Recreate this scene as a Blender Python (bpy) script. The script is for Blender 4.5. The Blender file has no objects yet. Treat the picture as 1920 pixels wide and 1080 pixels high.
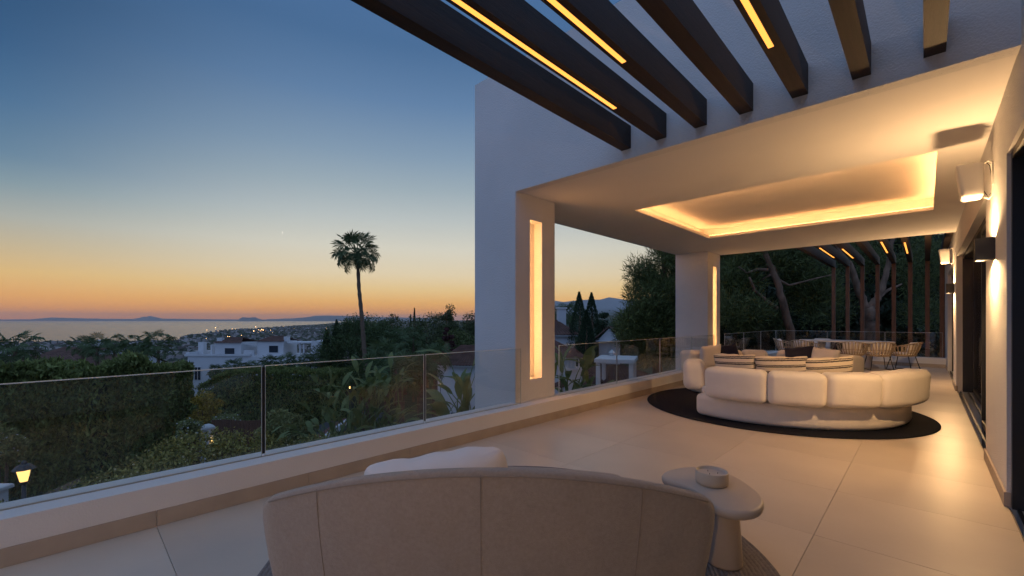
import bpy, math, random
import numpy as np
from mathutils import Vector, Matrix
random.seed(7); RNG = np.random.default_rng(11)
SC = bpy.context.scene; COL = SC.collection
R = math.radians
# ------------------------------------------------------------------ camera
FPX, CXP, HZ, VPX, HC = 800.0, 960.0, 600.0, 1735.0, 1.5
YAW = math.atan((VPX-CXP)/FPX); SY, CY = math.sin(YAW), math.cos(YAW)
cd = bpy.data.cameras.new('camera'); cam = bpy.data.objects.new('camera', cd); COL.objects.link(cam)
cd.sensor_width = 36; cd.lens = 36*FPX/1920; cd.shift_y = (HZ-540)/1920
cd.clip_start = 0.05; cd.clip_end = 300000
cam.location = (0, 0, HC); cam.rotation_euler = (R(90), 0, YAW)
SC.camera = cam
# ------------------------------------------------------------------ world: dusk sky
W = bpy.data.worlds.new('World'); SC.world = W; W.use_nodes = True
SUN_AZ = math.radians(52)            # degrees left of +Y where the sun went down
def lin(c): return tuple(((v/255)/12.92 if v/255 <= .04045 else ((v/255+.055)/1.055)**2.4) for v in c)
def build_world():
    nt = W.node_tree; nt.nodes.clear(); N = nt.nodes.new; L = nt.links.new
    out = N('ShaderNodeOutputWorld'); bg = N('ShaderNodeBackground'); bg.inputs[1].default_value = 0.66
    tc = N('ShaderNodeTexCoord'); nm = N('ShaderNodeVectorMath'); nm.operation = 'NORMALIZE'; L(tc.outputs['Generated'], nm.inputs[0])
    sp = N('ShaderNodeSeparateXYZ'); L(nm.outputs[0], sp.inputs[0])
    mx = N('ShaderNodeMath'); mx.operation = 'MAXIMUM'; mx.inputs[1].default_value = 0; L(sp.outputs['Z'], mx.inputs[0])
    sq = N('ShaderNodeMath'); sq.operation = 'SQRT'; L(mx.outputs[0], sq.inputs[0])
    def ramp(stops):
        r = N('ShaderNodeValToRGB'); r.color_ramp.interpolation = 'EASE' if False else 'LINEAR'
        e = r.color_ramp.elements
        while len(e) < len(stops): e.new(0.5)
        for k, (deg, c) in enumerate(stops):
            e[k].position = math.sqrt(math.sin(R(deg))); e[k].color = (*lin(c), 1)
        L(sq.outputs[0], r.inputs[0]); return r
    a = ramp([(0, (240, 148, 64)), (1.3, (243, 168, 80)), (2.3, (241, 182, 100)), (4, (233, 200, 140)), (5.9, (226, 208, 172)), (9.2, (212, 208, 192)), (12.9, (184, 191, 190)),
              (16.6, (155, 171, 180)), (20.4, (130, 153, 174)), (26.4, (96, 127, 163)), (32, (73, 107, 147)), (42, (72, 107, 153)), (60, (110, 143, 188)), (90, (160, 186, 220))])
    a2 = ramp([(0, (234, 138, 62)), (1, (242, 160, 76)), (2.2, (240, 174, 94)), (4.3, (225, 187, 122)), (6.7, (195, 179, 146)), (9, (168, 171, 163)), (11.9, (127, 149, 159)), (14.2, (98, 129, 153)),
               (18.7, (71, 108, 144)), (23, (53, 90, 129)), (28, (43, 77, 114)), (40, (47, 83, 127)), (60, (98, 133, 181)), (90, (160, 186, 220))])
    b = ramp([(0, (128, 140, 170)), (5, (134, 154, 196)), (12, (134, 164, 214)), (25, (132, 166, 222)), (45, (138, 170, 222)), (90, (160, 186, 222))])
    dt = N('ShaderNodeVectorMath'); dt.operation = 'DOT_PRODUCT'; L(nm.outputs[0], dt.inputs[0])
    dt.inputs[1].default_value = (-math.sin(SUN_AZ), math.cos(SUN_AZ), 0)
    mr = N('ShaderNodeMapRange'); mr.interpolation_type = 'SMOOTHSTEP'
    mr.inputs[1].default_value = -0.45; mr.inputs[2].default_value = 0.62; L(dt.outputs['Value'], mr.inputs[0])
    fl = N('ShaderNodeVectorMath'); fl.operation = 'MULTIPLY'; fl.inputs[1].default_value = (1, 1, 0); L(nm.outputs[0], fl.inputs[0])
    fn_ = N('ShaderNodeVectorMath'); fn_.operation = 'NORMALIZE'; L(fl.outputs[0], fn_.inputs[0])
    d2 = N('ShaderNodeVectorMath'); d2.operation = 'DOT_PRODUCT'; L(fn_.outputs[0], d2.inputs[0]); d2.inputs[1].default_value = dt.inputs[1].default_value
    m0 = N('ShaderNodeMapRange'); m0.interpolation_type = 'SMOOTHSTEP'; m0.inputs[1].default_value = .70; m0.inputs[2].default_value = 1.0; L(d2.outputs['Value'], m0.inputs[0])
    aa = N('ShaderNodeMix'); aa.data_type = 'RGBA'; L(m0.outputs[0], aa.inputs[0]); L(a2.outputs[0], aa.inputs[6]); L(a.outputs[0], aa.inputs[7])
    mix = N('ShaderNodeMix'); mix.data_type = 'RGBA'
    L(mr.outputs[0], mix.inputs[0]); L(b.outputs[0], mix.inputs[6]); L(aa.outputs[2], mix.inputs[7])
    # thin streaks of cirrus low over the hills
    mp = N('ShaderNodeMapping'); mp.inputs['Scale'].default_value = (2.2, 2.2, 46); L(nm.outputs[0], mp.inputs[0])
    nz = N('ShaderNodeTexNoise'); nz.inputs['Scale'].default_value = 1.6; nz.inputs['Detail'].default_value = 5; L(mp.outputs[0], nz.inputs['Vector'])
    cr = N('ShaderNodeMapRange'); cr.inputs[1].default_value = .56; cr.inputs[2].default_value = .78; L(nz.outputs[0], cr.inputs[0])
    band = N('ShaderNodeMapRange'); band.interpolation_type = 'SMOOTHSTEP'; band.inputs[1].default_value = .20; band.inputs[2].default_value = .06; L(sp.outputs['Z'], band.inputs[0])
    rt = N('ShaderNodeMapRange'); rt.interpolation_type = 'SMOOTHSTEP'; rt.inputs[1].default_value = .80; rt.inputs[2].default_value = .45; L(dt.outputs['Value'], rt.inputs[0])
    m1 = N('ShaderNodeMath'); m1.operation = 'MULTIPLY'; L(cr.outputs[0], m1.inputs[0]); L(band.outputs[0], m1.inputs[1])
    m2 = N('ShaderNodeMath'); m2.operation = 'MULTIPLY'; L(m1.outputs[0], m2.inputs[0]); L(rt.outputs[0], m2.inputs[1])
    m3 = N('ShaderNodeMath'); m3.operation = 'MULTIPLY'; m3.inputs[1].default_value = .75; L(m2.outputs[0], m3.inputs[0])
    cl = N('ShaderNodeMix'); cl.data_type = 'RGBA'; L(m3.outputs[0], cl.inputs[0]); L(mix.outputs[2], cl.inputs[6]); cl.inputs[7].default_value = (*lin((150, 126, 122)), 1)
    L(cl.outputs[2], bg.inputs[0]); L(bg.outputs[0], out.inputs[0])
build_world()
vs = SC.view_settings; vs.view_transform = 'Standard'; vs.look = 'None'; vs.exposure = 0.68; vs.gamma = 1.0
SC.cycles.use_denoising = True; SC.cycles.max_bounces = 8; SC.cycles.diffuse_bounces = 4; SC.cycles.glossy_bounces = 4
SC.cycles.transparent_max_bounces = 24; SC.cycles.sample_clamp_indirect = 4.0; SC.cycles.caustics_reflective = False; SC.cycles.caustics_refractive = False
LED = (1.0, .50, .16)
# ------------------------------------------------------------------ helpers
def dirs(px):
    a = (px-CXP)/FPX; return a*CY-SY, a*SY+CY
def at(px, py, d):                       # a point d metres deep along the view axis
    x, y = dirs(px); return Vector((x*d, y*d, HC-(py-HZ)/FPX*d))
def tag(o, label=None, cat=None, group=None, kind=None):
    if label: o['label'] = label
    if cat: o['category'] = cat
    if group: o['group'] = group
    if kind: o['kind'] = kind
    return o
def thing(name, label, cat, loc=(0, 0, 0), rz=0, group=None):
    o = bpy.data.objects.new(name, None); COL.objects.link(o); o.location = loc; o.rotation_euler = (0, 0, rz); o.empty_display_size = .2
    return tag(o, label, cat, group)
def link(name, me, parent=None, loc=None, rot=None, scale=None):
    o = bpy.data.objects.new(name, me); COL.objects.link(o)
    if parent is not None: o.parent = parent
    if loc is not None: o.location = loc
    if rot is not None: o.rotation_euler = rot
    if scale is not None: o.scale = scale
    return o
def mesh_np(name, V, F, mat=None, smooth=False):
    V = np.asarray(V, np.float32); F = np.asarray(F, np.int32)
    me = bpy.data.meshes.new(name); m, k = F.shape
    me.vertices.add(len(V)); me.vertices.foreach_set('co', V.ravel())
    me.loops.add(m*k); me.loops.foreach_set('vertex_index', F.ravel())
    me.polygons.add(m); me.polygons.foreach_set('loop_start', np.arange(0, m*k, k, dtype=np.int32)); me.polygons.foreach_set('loop_total', np.full(m, k, np.int32))
    if smooth: me.polygons.foreach_set('use_smooth', np.ones(m, bool))
    if mat: me.materials.append(mat)
    me.update(calc_edges=True); me.validate(); return me
class MB:
    def __init__(s): s.V = []; s.F = []
    def add(s, V, F):
        o = len(s.V); s.V += [tuple(v) for v in V]; s.F += [tuple(i+o for i in f) for f in F]; return s
    def box(s, x0, x1, y0, y1, z0, z1):
        return s.add([(x0, y0, z0), (x1, y0, z0), (x1, y1, z0), (x0, y1, z0), (x0, y0, z1), (x1, y0, z1), (x1, y1, z1), (x0, y1, z1)],
                     [(0, 3, 2, 1), (4, 5, 6, 7), (0, 1, 5, 4), (1, 2, 6, 5), (2, 3, 7, 6), (3, 0, 4, 7)])
    def cbox(s, x0, x1, y0, y1, z0, z1, b=.004):   # box with chamfered upper edges and corners
        lo = [(x0, y0), (x1, y0), (x1, y1), (x0, y1)]
        li = [(x0+b, y0+b), (x1-b, y0+b), (x1-b, y1-b), (x0+b, y1-b)]
        V = [(x, y, z0) for x, y in lo]+[(x, y, z1-b) for x, y in lo]+[(x, y, z1) for x, y in li]
        F = [(0, 3, 2, 1), (8, 9, 10, 11)]
        for k in range(4):
            n = (k+1) % 4; F += [(k, n, 4+n, 4+k), (4+k, 4+n, 8+n, 8+k)]
        return s.add(V, F)
    def tube(s, P, rad, n=8, cap=True):
        P = [Vector(p) for p in P]; m = len(P)
        if not hasattr(rad, '__len__'): rad = [rad]*m
        V = []; F = []; up = Vector((0, 0, 1)); pa = None
        for i, p in enumerate(P):
            t = (P[min(i+1, m-1)]-P[max(i-1, 0)]).normalized()
            if pa is None:
                a = t.cross(up)
                if a.length < 1e-3: a = t.cross(Vector((1, 0, 0)))
            else: a = pa-t*pa.dot(t)
            a.normalize(); pa = a; b = t.cross(a)
            for k in range(n):
                g = 2*math.pi*k/n; V.append(p+(a*math.cos(g)+b*math.sin(g))*rad[i])
        for i in range(m-1):
            for k in range(n):
                q = (k+1) % n; F.append((i*n+k, i*n+q, (i+1)*n+q, (i+1)*n+k))
        if cap: F += [tuple(range(n))[::-1], tuple((m-1)*n+k for k in range(n))]
        return s.add(V, F)
    def lathe(s, prof, n=24, c=(0, 0, 0), sx=1, sy=1):
        V = []; F = []; m = len(prof)
        for r, z in prof:
            for k in range(n):
                g = 2*math.pi*k/n; V.append((c[0]+r*sx*math.cos(g), c[1]+r*sy*math.sin(g), c[2]+z))
        for i in range(m-1):
            for k in range(n):
                q = (k+1) % n; F.append((i*n+k, i*n+q, (i+1)*n+q, (i+1)*n+k))
        F += [tuple(range(n))[::-1], tuple((m-1)*n+k for k in range(n))]
        return s.add(V, F)
    def prism(s, pts, z0, z1):
        n = len(pts); V = [(x, y, z0) for x, y in pts]+[(x, y, z1) for x, y in pts]
        F = [tuple(range(n))[::-1], tuple(range(n, 2*n))]+[(k, (k+1) % n, n+(k+1) % n, n+k) for k in range(n)]
        return s.add(V, F)
    def grid(s, fn, nu, nv, wrap=False):
        V = [fn(i/nu, j/nv) for i in range(nu+(0 if wrap else 1)) for j in range(nv+1)]; F = []
        nn = nu if wrap else nu+1
        for i in range(nu):
            for j in range(nv):
                a = i*(nv+1)+j; b = ((i+1) % nn)*(nv+1)+j; F.append((a, b, b+1, a+1))
        return s.add(V, F)
    def mesh(s, name, mat=None, smooth=False):
        me = bpy.data.meshes.new(name); me.from_pydata([tuple(v) for v in s.V], [], s.F)
        if mat: me.materials.append(mat)
        if smooth: me.polygons.foreach_set('use_smooth', [True]*len(me.polygons))
        me.update(); return me
    def build(s, name, mat, parent=None, smooth=False, loc=None, rot=None):
        return link(name, s.mesh(name, mat, smooth), parent, loc, rot)
def rbox(hx, hy, hz, r, k=4, m=5, fn=None):      # rounded box, optional mapping fn(x,y,z)
    def ts(h):
        e = [-h+r*(1-math.cos(i*math.pi/2/k)) for i in range(k+1)]
        mid = [-h+r+(2*h-2*r)*i/m for i in range(1, m)] if h > r+1e-5 else []
        return e+mid+[-v for v in reversed(e)]
    H = (hx, hy, hz); T = [ts(h) for h in H]; idx = {}; V = []; F = []
    def vid(p):
        key = tuple(round(c, 5) for c in p)
        if key not in idx:
            q = [max(-(H[i]-r), min(H[i]-r, p[i])) for i in range(3)]; d = Vector([p[i]-q[i] for i in range(3)])
            if d.length > 1e-9: d = d.normalized()*r
            o = [q[i]+d[i] for i in range(3)]; idx[key] = len(V); V.append(fn(*o) if fn else tuple(o))
        return idx[key]
    for ax in range(3):
        u, v = (ax+1) % 3, (ax+2) % 3
        for sgn in (-1, 1):
            for i in range(len(T[u])-1):
                for j in range(len(T[v])-1):
                    q = []
                    for a, b in ((i, j), (i+1, j), (i+1, j+1), (i, j+1)):
                        p = [0, 0, 0]; p[ax] = sgn*H[ax]; p[u] = T[u][a]; p[v] = T[v][b]; q.append(vid(p))
                    if sgn < 0: q.reverse()
                    if len(set(q)) > 2: F.append(tuple(dict.fromkeys(q)))
    return V, F
def rb(name, mat, parent, hx, hy, hz, r, fn=None, k=4, m=5, loc=None, rot=None):
    return MB().add(*rbox(hx, hy, hz, r, k, m, fn)).build(name, mat, parent, True, loc, rot)
# ------------------------------------------------------------------ materials
def mat(name, col, rough=.6, var=0, vscale=4, bump=0, bscale=60, spec=.5, metal=0, col2=None, detail=4, stretch=None, sheen=0, coord='Object', island=0, trans=0, bump2=None, objrand=0):
    m = bpy.data.materials.new(name); m.use_nodes = True; nt = m.node_tree; N = nt.nodes.new; L = nt.links.new
    b = nt.nodes['Principled BSDF']; b.inputs['Base Color'].default_value = (*col, 1); b.inputs['Roughness'].default_value = rough
    b.inputs['Specular IOR Level'].default_value = spec; b.inputs['Metallic'].default_value = metal
    if sheen: b.inputs['Sheen Weight'].default_value = sheen
    tc = N('ShaderNodeTexCoord'); mp = N('ShaderNodeMapping'); L(tc.outputs[coord], mp.inputs[0])
    if stretch: mp.inputs['Scale'].default_value = stretch
    last = None
    if var or col2:
        nz = N('ShaderNodeTexNoise'); nz.inputs['Scale'].default_value = vscale; nz.inputs['Detail'].default_value = detail; L(mp.outputs[0], nz.inputs['Vector'])
        mr = N('ShaderNodeMapRange'); mr.inputs[1].default_value = .3; mr.inputs[2].default_value = .7; L(nz.outputs[0], mr.inputs[0])
        mx = N('ShaderNodeMix'); mx.data_type = 'RGBA'; L(mr.outputs[0], mx.inputs[0])
        c2 = col2 or tuple(c*(1-var) for c in col); mx.inputs[6].default_value = (*col, 1); mx.inputs[7].default_value = (*c2, 1); last = mx.outputs[2]
    if island:
        g = N('ShaderNodeNewGeometry'); mr2 = N('ShaderNodeMapRange'); mr2.inputs[3].default_value = 1-island; mr2.inputs[4].default_value = 1+island; L(g.outputs['Random Per Island'], mr2.inputs[0])
        vm = N('ShaderNodeVectorMath'); vm.operation = 'SCALE'; L(mr2.outputs[0], vm.inputs['Scale'])
        if last: L(last, vm.inputs[0])
        else: vm.inputs[0].default_value = col
        last = vm.outputs[0]
    if last: L(last, b.inputs['Base Color'])
    if bump:
        n2 = N('ShaderNodeTexNoise'); n2.inputs['Scale'].default_value = bscale; n2.inputs['Detail'].default_value = 3; L(mp.outputs[0], n2.inputs['Vector'])
        bp = N('ShaderNodeBump'); bp.inputs['Strength'].default_value = bump; bp.inputs['Distance'].default_value = .01; L(n2.outputs[0], bp.inputs['Height']); L(bp.outputs[0], b.inputs['Normal'])
    if bump2:
        n3 = N('ShaderNodeTexNoise'); n3.inputs['Scale'].default_value = bump2[1]; n3.inputs['Detail'].default_value = 2; L(mp.outputs[0], n3.inputs['Vector'])
        b2 = N('ShaderNodeBump'); b2.inputs['Strength'].default_value = bump2[0]; b2.inputs['Distance'].default_value = .03; L(n3.outputs[0], b2.inputs['Height']); L(b2.outputs[0], bp.inputs['Normal'])
    if objrand:
        oi = N('ShaderNodeObjectInfo'); mo_ = N('ShaderNodeMapRange'); mo_.inputs[3].default_value = 1-objrand; mo_.inputs[4].default_value = 1+objrand; L(oi.outputs['Random'], mo_.inputs[0])
        v2 = N('ShaderNodeVectorMath'); v2.operation = 'SCALE'; L(mo_.outputs[0], v2.inputs['Scale']); L(last, v2.inputs[0]); L(v2.outputs[0], b.inputs['Base Color'])
    if trans:
        tb = N('ShaderNodeBsdfTranslucent'); tb.inputs[0].default_value = (*[c*1.3 for c in col], 1)
        if last: L(last, tb.inputs[0])
        ms = N('ShaderNodeMixShader'); ms.inputs[0].default_value = trans; o = nt.nodes['Material Output']
        L(b.outputs[0], ms.inputs[1]); L(tb.outputs[0], ms.inputs[2]); L(ms.outputs[0], o.inputs[0])
    return m
def emit(name, col, st):
    m = bpy.data.materials.new(name); m.use_nodes = True; nt = m.node_tree; nt.nodes.clear()
    e = nt.nodes.new('ShaderNodeEmission'); e.inputs[0].default_value = (*col, 1); e.inputs[1].default_value = st
    o = nt.nodes.new('ShaderNodeOutputMaterial'); nt.links.new(e.outputs[0], o.inputs[0]); return m
def thin_glass(name, tint, f0=.045):
    m = bpy.data.materials.new(name); m.use_nodes = True; nt = m.node_tree; nt.nodes.clear(); N = nt.nodes.new; L = nt.links.new
    g = N('ShaderNodeNewGeometry'); d = N('ShaderNodeVectorMath'); d.operation = 'DOT_PRODUCT'; L(g.outputs['Normal'], d.inputs[0]); L(g.outputs['Incoming'], d.inputs[1])
    ab = N('ShaderNodeMath'); ab.operation = 'ABSOLUTE'; L(d.outputs['Value'], ab.inputs[0])
    om = N('ShaderNodeMath'); om.operation = 'SUBTRACT'; om.inputs[0].default_value = 1; L(ab.outputs[0], om.inputs[1])
    pw = N('ShaderNodeMath'); pw.operation = 'POWER'; pw.inputs[1].default_value = 5; L(om.outputs[0], pw.inputs[0])
    ma = N('ShaderNodeMath'); ma.operation = 'MULTIPLY_ADD'; ma.inputs[1].default_value = 1-f0; ma.inputs[2].default_value = f0; L(pw.outputs[0], ma.inputs[0])
    t = N('ShaderNodeBsdfTransparent'); t.inputs[0].default_value = (*tint, 1); gl = N('ShaderNodeBsdfGlossy'); gl.inputs['Roughness'].default_value = 0.0
    ms = N('ShaderNodeMixShader'); L(ma.outputs[0], ms.inputs[0]); L(t.outputs[0], ms.inputs[1]); L(gl.outputs[0], ms.inputs[2])
    o = N('ShaderNodeOutputMaterial'); L(ms.outputs[0], o.inputs[0]); return m
M = {}
M['plaster'] = mat('white_plaster', (.74, .72, .70), .85, .10, .9, .35, 90, .2)
M['rough_plaster'] = mat('rough_plaster', (.72, .70, .68), .9, .11, .8, .9, 70, .2)
M['ceiling'] = mat('ceiling_paint', (.76, .73, .70), .9, .03, 2, .08, 120, .15)
M['tile'] = mat('floor_tile', (.58, .495, .40), .34, 0, 1.1, .06, 40, .45, col2=(.50, .425, .345), detail=8, objrand=.045)
M['grout'] = mat('grout', (.27, .235, .20), .9)
M['skirting'] = mat('skirting_stone', (.42, .35, .28), .5, .14, 5, .05, 30, .4)
M['gasket'] = mat('black_rubber', (.008, .008, .009), .6)
M['alu'] = mat('anodised_aluminium', (.6, .6, .6), .35, metal=1)
M['glass'] = thin_glass('balustrade_glass', (.95, .955, .94), .034)
M['glass_edge'] = mat('polished_glass_edge', (.72, .74, .70), .2, spec=.6)
M['dark_pane'] = thin_glass('door_glass', (.55, .55, .55), .06)
M['black'] = mat('black_powder_coat', (.012, .012, .013), .4, bump=.05, bscale=200)
M['room'] = mat('dark_room', (.03, .028, .026), .8)
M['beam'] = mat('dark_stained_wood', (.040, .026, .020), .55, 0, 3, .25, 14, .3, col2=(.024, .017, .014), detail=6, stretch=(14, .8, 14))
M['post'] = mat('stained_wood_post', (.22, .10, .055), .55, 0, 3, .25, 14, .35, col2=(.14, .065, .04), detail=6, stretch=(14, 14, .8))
M['led'] = emit('led_strip', (1.0, .34, .06), 1.4)
M['cove_led'] = emit('cove_led', (1, .44, .14), 22.0)
M['cove_near'] = emit('cove_led_near', (1, .46, .15), 340.0); M['cove_right'] = emit('cove_led_right', (1, .46, .15), 62.0)
M['niche_led'] = emit('niche_led', (1, .46, .15), 8.0)
M['sconce_led'] = emit('sconce_led', (1.0, .62, .30), 2.0)
M['speaker'] = mat('speaker_white', (.70, .67, .62), .45, bump=.05, bscale=300)
M['boucle'] = mat('cream_upholstery', (.78, .72, .64), .95, .05, 6, .35, 260, .15, sheen=.3, bump2=(.3, 5))
M['navy'] = mat('navy_fabric', (.012, .014, .035), .9, .2, 30, .3, 220, .2, sheen=.2)
M['navy_rug'] = mat('navy_rug', (.012, .014, .022), .95, .25, 40, .6, 240, .1)
M['white_cloth'] = mat('white_cushion_cloth', (.80, .73, .68), .95, .05, 8, .3, 160, .15, sheen=.2)
M['taupe'] = mat('taupe_weave', (.37, .305, .25), .95, .15, 60, .6, 300, .15, sheen=.4, bump2=(.6, 6), detail=8)
M['seam'] = mat('seam_thread', (.27, .22, .18), .95)
M['table'] = mat('cast_stone', (.50, .42, .35), .5, .07, 5, .06, 80, .4)
M['bowl'] = mat('ceramic_bowl', (.56, .48, .39), .5, .06, 10, .08, 60, .4)
M['wax'] = mat('candle_wax', (.62, .52, .44), .4, .1, 12)
M['wick'] = mat('wick', (.03, .02, .02), .9)
M['rope'] = mat('rope_weave', (.44, .34, .23), .9, .2, 60, .5, 200, .2)
M['dining'] = mat('dining_top', (.70, .62, .54), .45, .06, 4)
M['bark'] = mat('palm_bark', (.17, .12, .085), .9, .4, 3, .8, 12, .2, stretch=(1, 1, 6))
M['pine_bark'] = mat('pine_bark', (.25, .155, .105), .95, .55, 5, 1.0, 14, .15, stretch=(1, 1, .35))
def leaf(name, c, isl=.45, tr=.25): return mat(name, c, .6, .3, .6, 0, 0, .3, island=isl, trans=tr)
M['hedge'] = leaf('hedge_leaves', (.20, .235, .07)); M['hedge2'] = leaf('lantana_leaves', (.32, .29, .085), .6)
M['flower'] = mat('pale_blossom', (.55, .50, .30), .8, island=.3)
M['shrub'] = leaf('shrub_leaves', (.26, .28, .11)); M['pine'] = leaf('pine_needles', (.12, .145, .045), .5, .2)
M['cypress'] = leaf('cypress_leaves', (.050, .082, .040)); M['tree'] = leaf('tree_leaves', (.11, .13, .055)); M['gold'] = leaf('golden_leaves', (0.420, 0.300, 0.045))
M['evergreen'] = leaf('evergreen_leaves', (.030, .042, .018)); M['umbrella'] = leaf('umbrella_pine_needles', (.08, .115, .04)); M['purple'] = leaf('purple_leaves', (0.112, 0.045, 0.045)); M['palm'] = leaf('palm_frond', (.085, .125, .05), .3); M['banana'] = leaf('paddle_leaf', (.20, .25, .095), .2, .3)
M['white_wall'] = mat('whitewash', (.58, .58, .59), .9, .05, .6, .2, 8, .1)
M['terracotta'] = mat('terracotta', (.15, .082, .064), .85, .45, 1.3, .3, 8, .2)
M['window'] = mat('far_window_glass', (.02, .03, .045), .08, spec=.8)
M['iron'] = mat('cast_iron', (.03, .03, .035), .5)
M['lamp_glow'] = emit('lamp_glow', (1, .62, .2), 2.5); M['bulb'] = emit('lamp_bulb', (1, .66, .28), 16.0); M['frosted'] = emit('frosted_lantern', (1, .55, .16), 1.5)
M['stone_cap'] = mat('stone_coping', (.22, .17, .12), .9, .3, 3, .6, 14)
M['asphalt'] = mat('asphalt', (.05, .05, .052), .9, .2, 2, .3, 40); M['paving'] = mat('paving', (.32, .30, .28), .85, .15, 1.5)
M['red_paving'] = mat('red_paving', (.18, .06, .05), .85, .2, 4)
M['wood_gate'] = mat('wood_gate', (.11, .05, .03), .7, .3, 4, stretch=(8, 8, 1))
M['ground'] = mat('garden_soil', (.050, .050, .026), .95, 0, .35, .4, 5, .1, col2=(.035, .045, .02), coord='Object')
M['town'] = mat('town_walls', (.27, .24, .23), .9, island=.35); M['town_dark'] = mat('town_roofs', (.12, .09, .08), .9, island=.4)
M['wood_far'] = mat('far_wood', (.040, .050, .028), .95, island=.5); M['hill'] = mat('far_hill', (.10, .11, .12), .95, .3, .002, coord='Object')
M['town_light'] = emit('town_light', (1, .55, .22), 5.0)
# ------------------------------------------------------------------ terrace
XI, XG, XO, XW = -4.02, -4.24, -4.40, .47       # kerb inner face, glass, kerb outer face, house wall
YE = 18.9; KZ = .29; SOF = 3.39; YF = 4.51; YB = 13.2; ROOF = 5.27
floor = tag(MB().box(XO+.02, XW+.02, -3, YE+.5, -.35, -.012).build('terrace_floor', M['grout']), kind='structure')
T = 1.06; gx = [-.56-T*k for k in (2, 1, 0, -1)]; gy = [.43+T*k for k in range(-4, 19)]
tile_cache = {}
for i in range(-1, len(gx)):
    for j in range(len(gy)-1):
        x0 = XI-.005 if i < 0 else gx[i]; x1 = gx[i+1] if i+1 < len(gx) else XW
        x0 = max(x0, XI-.005); x1 = min(x1, XW+.01); y0, y1 = max(gy[j], -2.9), min(gy[j+1], YE+.005)
        if x1-x0 < .03 or y1-y0 < .03: continue
        key = (round(x1-x0, 3), round(y1-y0, 3))
        if key not in tile_cache:
            w, h = x1-x0, y1-y0; tile_cache[key] = MB().cbox(-w/2+.0013, w/2-.0013, -h/2+.0013, h/2-.0013, -.02, 0, .0012).mesh('tile', M['tile'])
        link('tile', tile_cache[key], floor, ((x0+x1)/2, (y0+y1)/2, random.uniform(-.0006, 0)))
par = thing('parapet_wall', 'low white plaster parapet wall carrying the glass along the terrace edge', 'wall', (XI, 0, 0))
def kid(mb, name, m, parent, smooth=False):      # build in world coordinates under an unrotated parent
    o = mb.build(name, m, parent, smooth); o.location = -Vector(parent.location); return o
kid(MB().box(XG+.036, XI, -3, YE, -.3, KZ), 'inner_kerb', M['plaster'], par)
kid(MB().box(XO, XG-.016, -3, YE+.6, -.6, KZ-.004), 'outer_kerb', M['plaster'], par)
kid(MB().box(XG-.016, XG+.036, -3, YE+.58, -.3, KZ-.03), 'glazing_channel', M['gasket'], par)
kid(MB().box(XG+.022, XW-.002, YE, YE+.45, -.3, KZ+.002), 'end_kerb', M['plaster'], par)
kid(MB().box(XG+.024, XW-.004, YE+.49, YE+.62, -.6, KZ-.006), 'end_outer_kerb', M['plaster'], par)
kid(MB().box(XG+.026, XW-.006, YE+.45, YE+.49, -.3, KZ-.03), 'end_glazing_channel', M['gasket'], par)
for j in range(len(gy)-1):
    y0, y1 = max(gy[j], -2.9), min(gy[j+1], YE)
    if y1-y0 > .05: kid(MB().box(XI, XI+.012, y0+.0015, y1-.0015, .001, .115), 'skirting_tile', M['skirting'], par)
for i in range(len(gx)-1):
    kid(MB().box(max(gx[i] if i else XI, XI+.014)+.0015, gx[i+1]-.0015, YE-.012, YE, .001, .115), 'skirting_tile', M['skirting'], par)
def balustrade(label, spans, xg=XG, along='y', z1=1.09):
    t = thing('glass_balustrade', label, 'balustrade', (xg, spans[0][0], KZ) if along == 'y' else (spans[0][0], xg, KZ), group='glass balustrades')
    for k, (a, b) in enumerate(spans):
        def bx(m, u0, u1, v0, v1, z0, zz):
            return m.box(u0, u1, v0, v1, z0, zz) if along == 'y' else m.box(v0, v1, u0, u1, z0, zz)
        p = kid(bx(MB(), xg-.006, xg+.006, a+.006, b-.006, KZ-.02, z1-.003), 'pane', M['glass'], t)
        e = MB(); bx(e, xg-.0065, xg+.0065, a+.003, b-.003, z1-.003, z1+.003); o = e.build('top_edge', M['glass_edge'], p)
        for q in (a+.003, b-.006):
            e = MB(); bx(e, xg-.0065, xg+.0065, q, q+.003, KZ-.02, z1-.003); e.build('side_edge', M['glass_edge'], p)
        if k: kid(bx(MB(), xg-.005, xg+.005, spans[k-1][1]-.001, a+.001, KZ+(.02), z1-.01), 'joint_seal', M['gasket'], t)
balustrade('long frameless glass balustrade beside the taupe sofa, overlooking the hedge', [(-2.25, -.53), (-.51, 1.18), (1.2, 2.888), (2.905, 4.56)])
balustrade('frameless glass balustrade between the two lit pillars', [(5.46, 7.25), (7.265, 9.1), (9.115, 10.88), (10.895, 12.5)])
balustrade('short frameless glass balustrade left of the dining table, behind the far pillar', [(13.35, 15.2), (15.215, 17.2), (17.215, 19.35)])
balustrade('frameless glass balustrade closing the far end behind the dining table', [(-4.22, -2.6), (-2.585, -1.0), (-.985, .40)], YE+.47, 'x')
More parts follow.
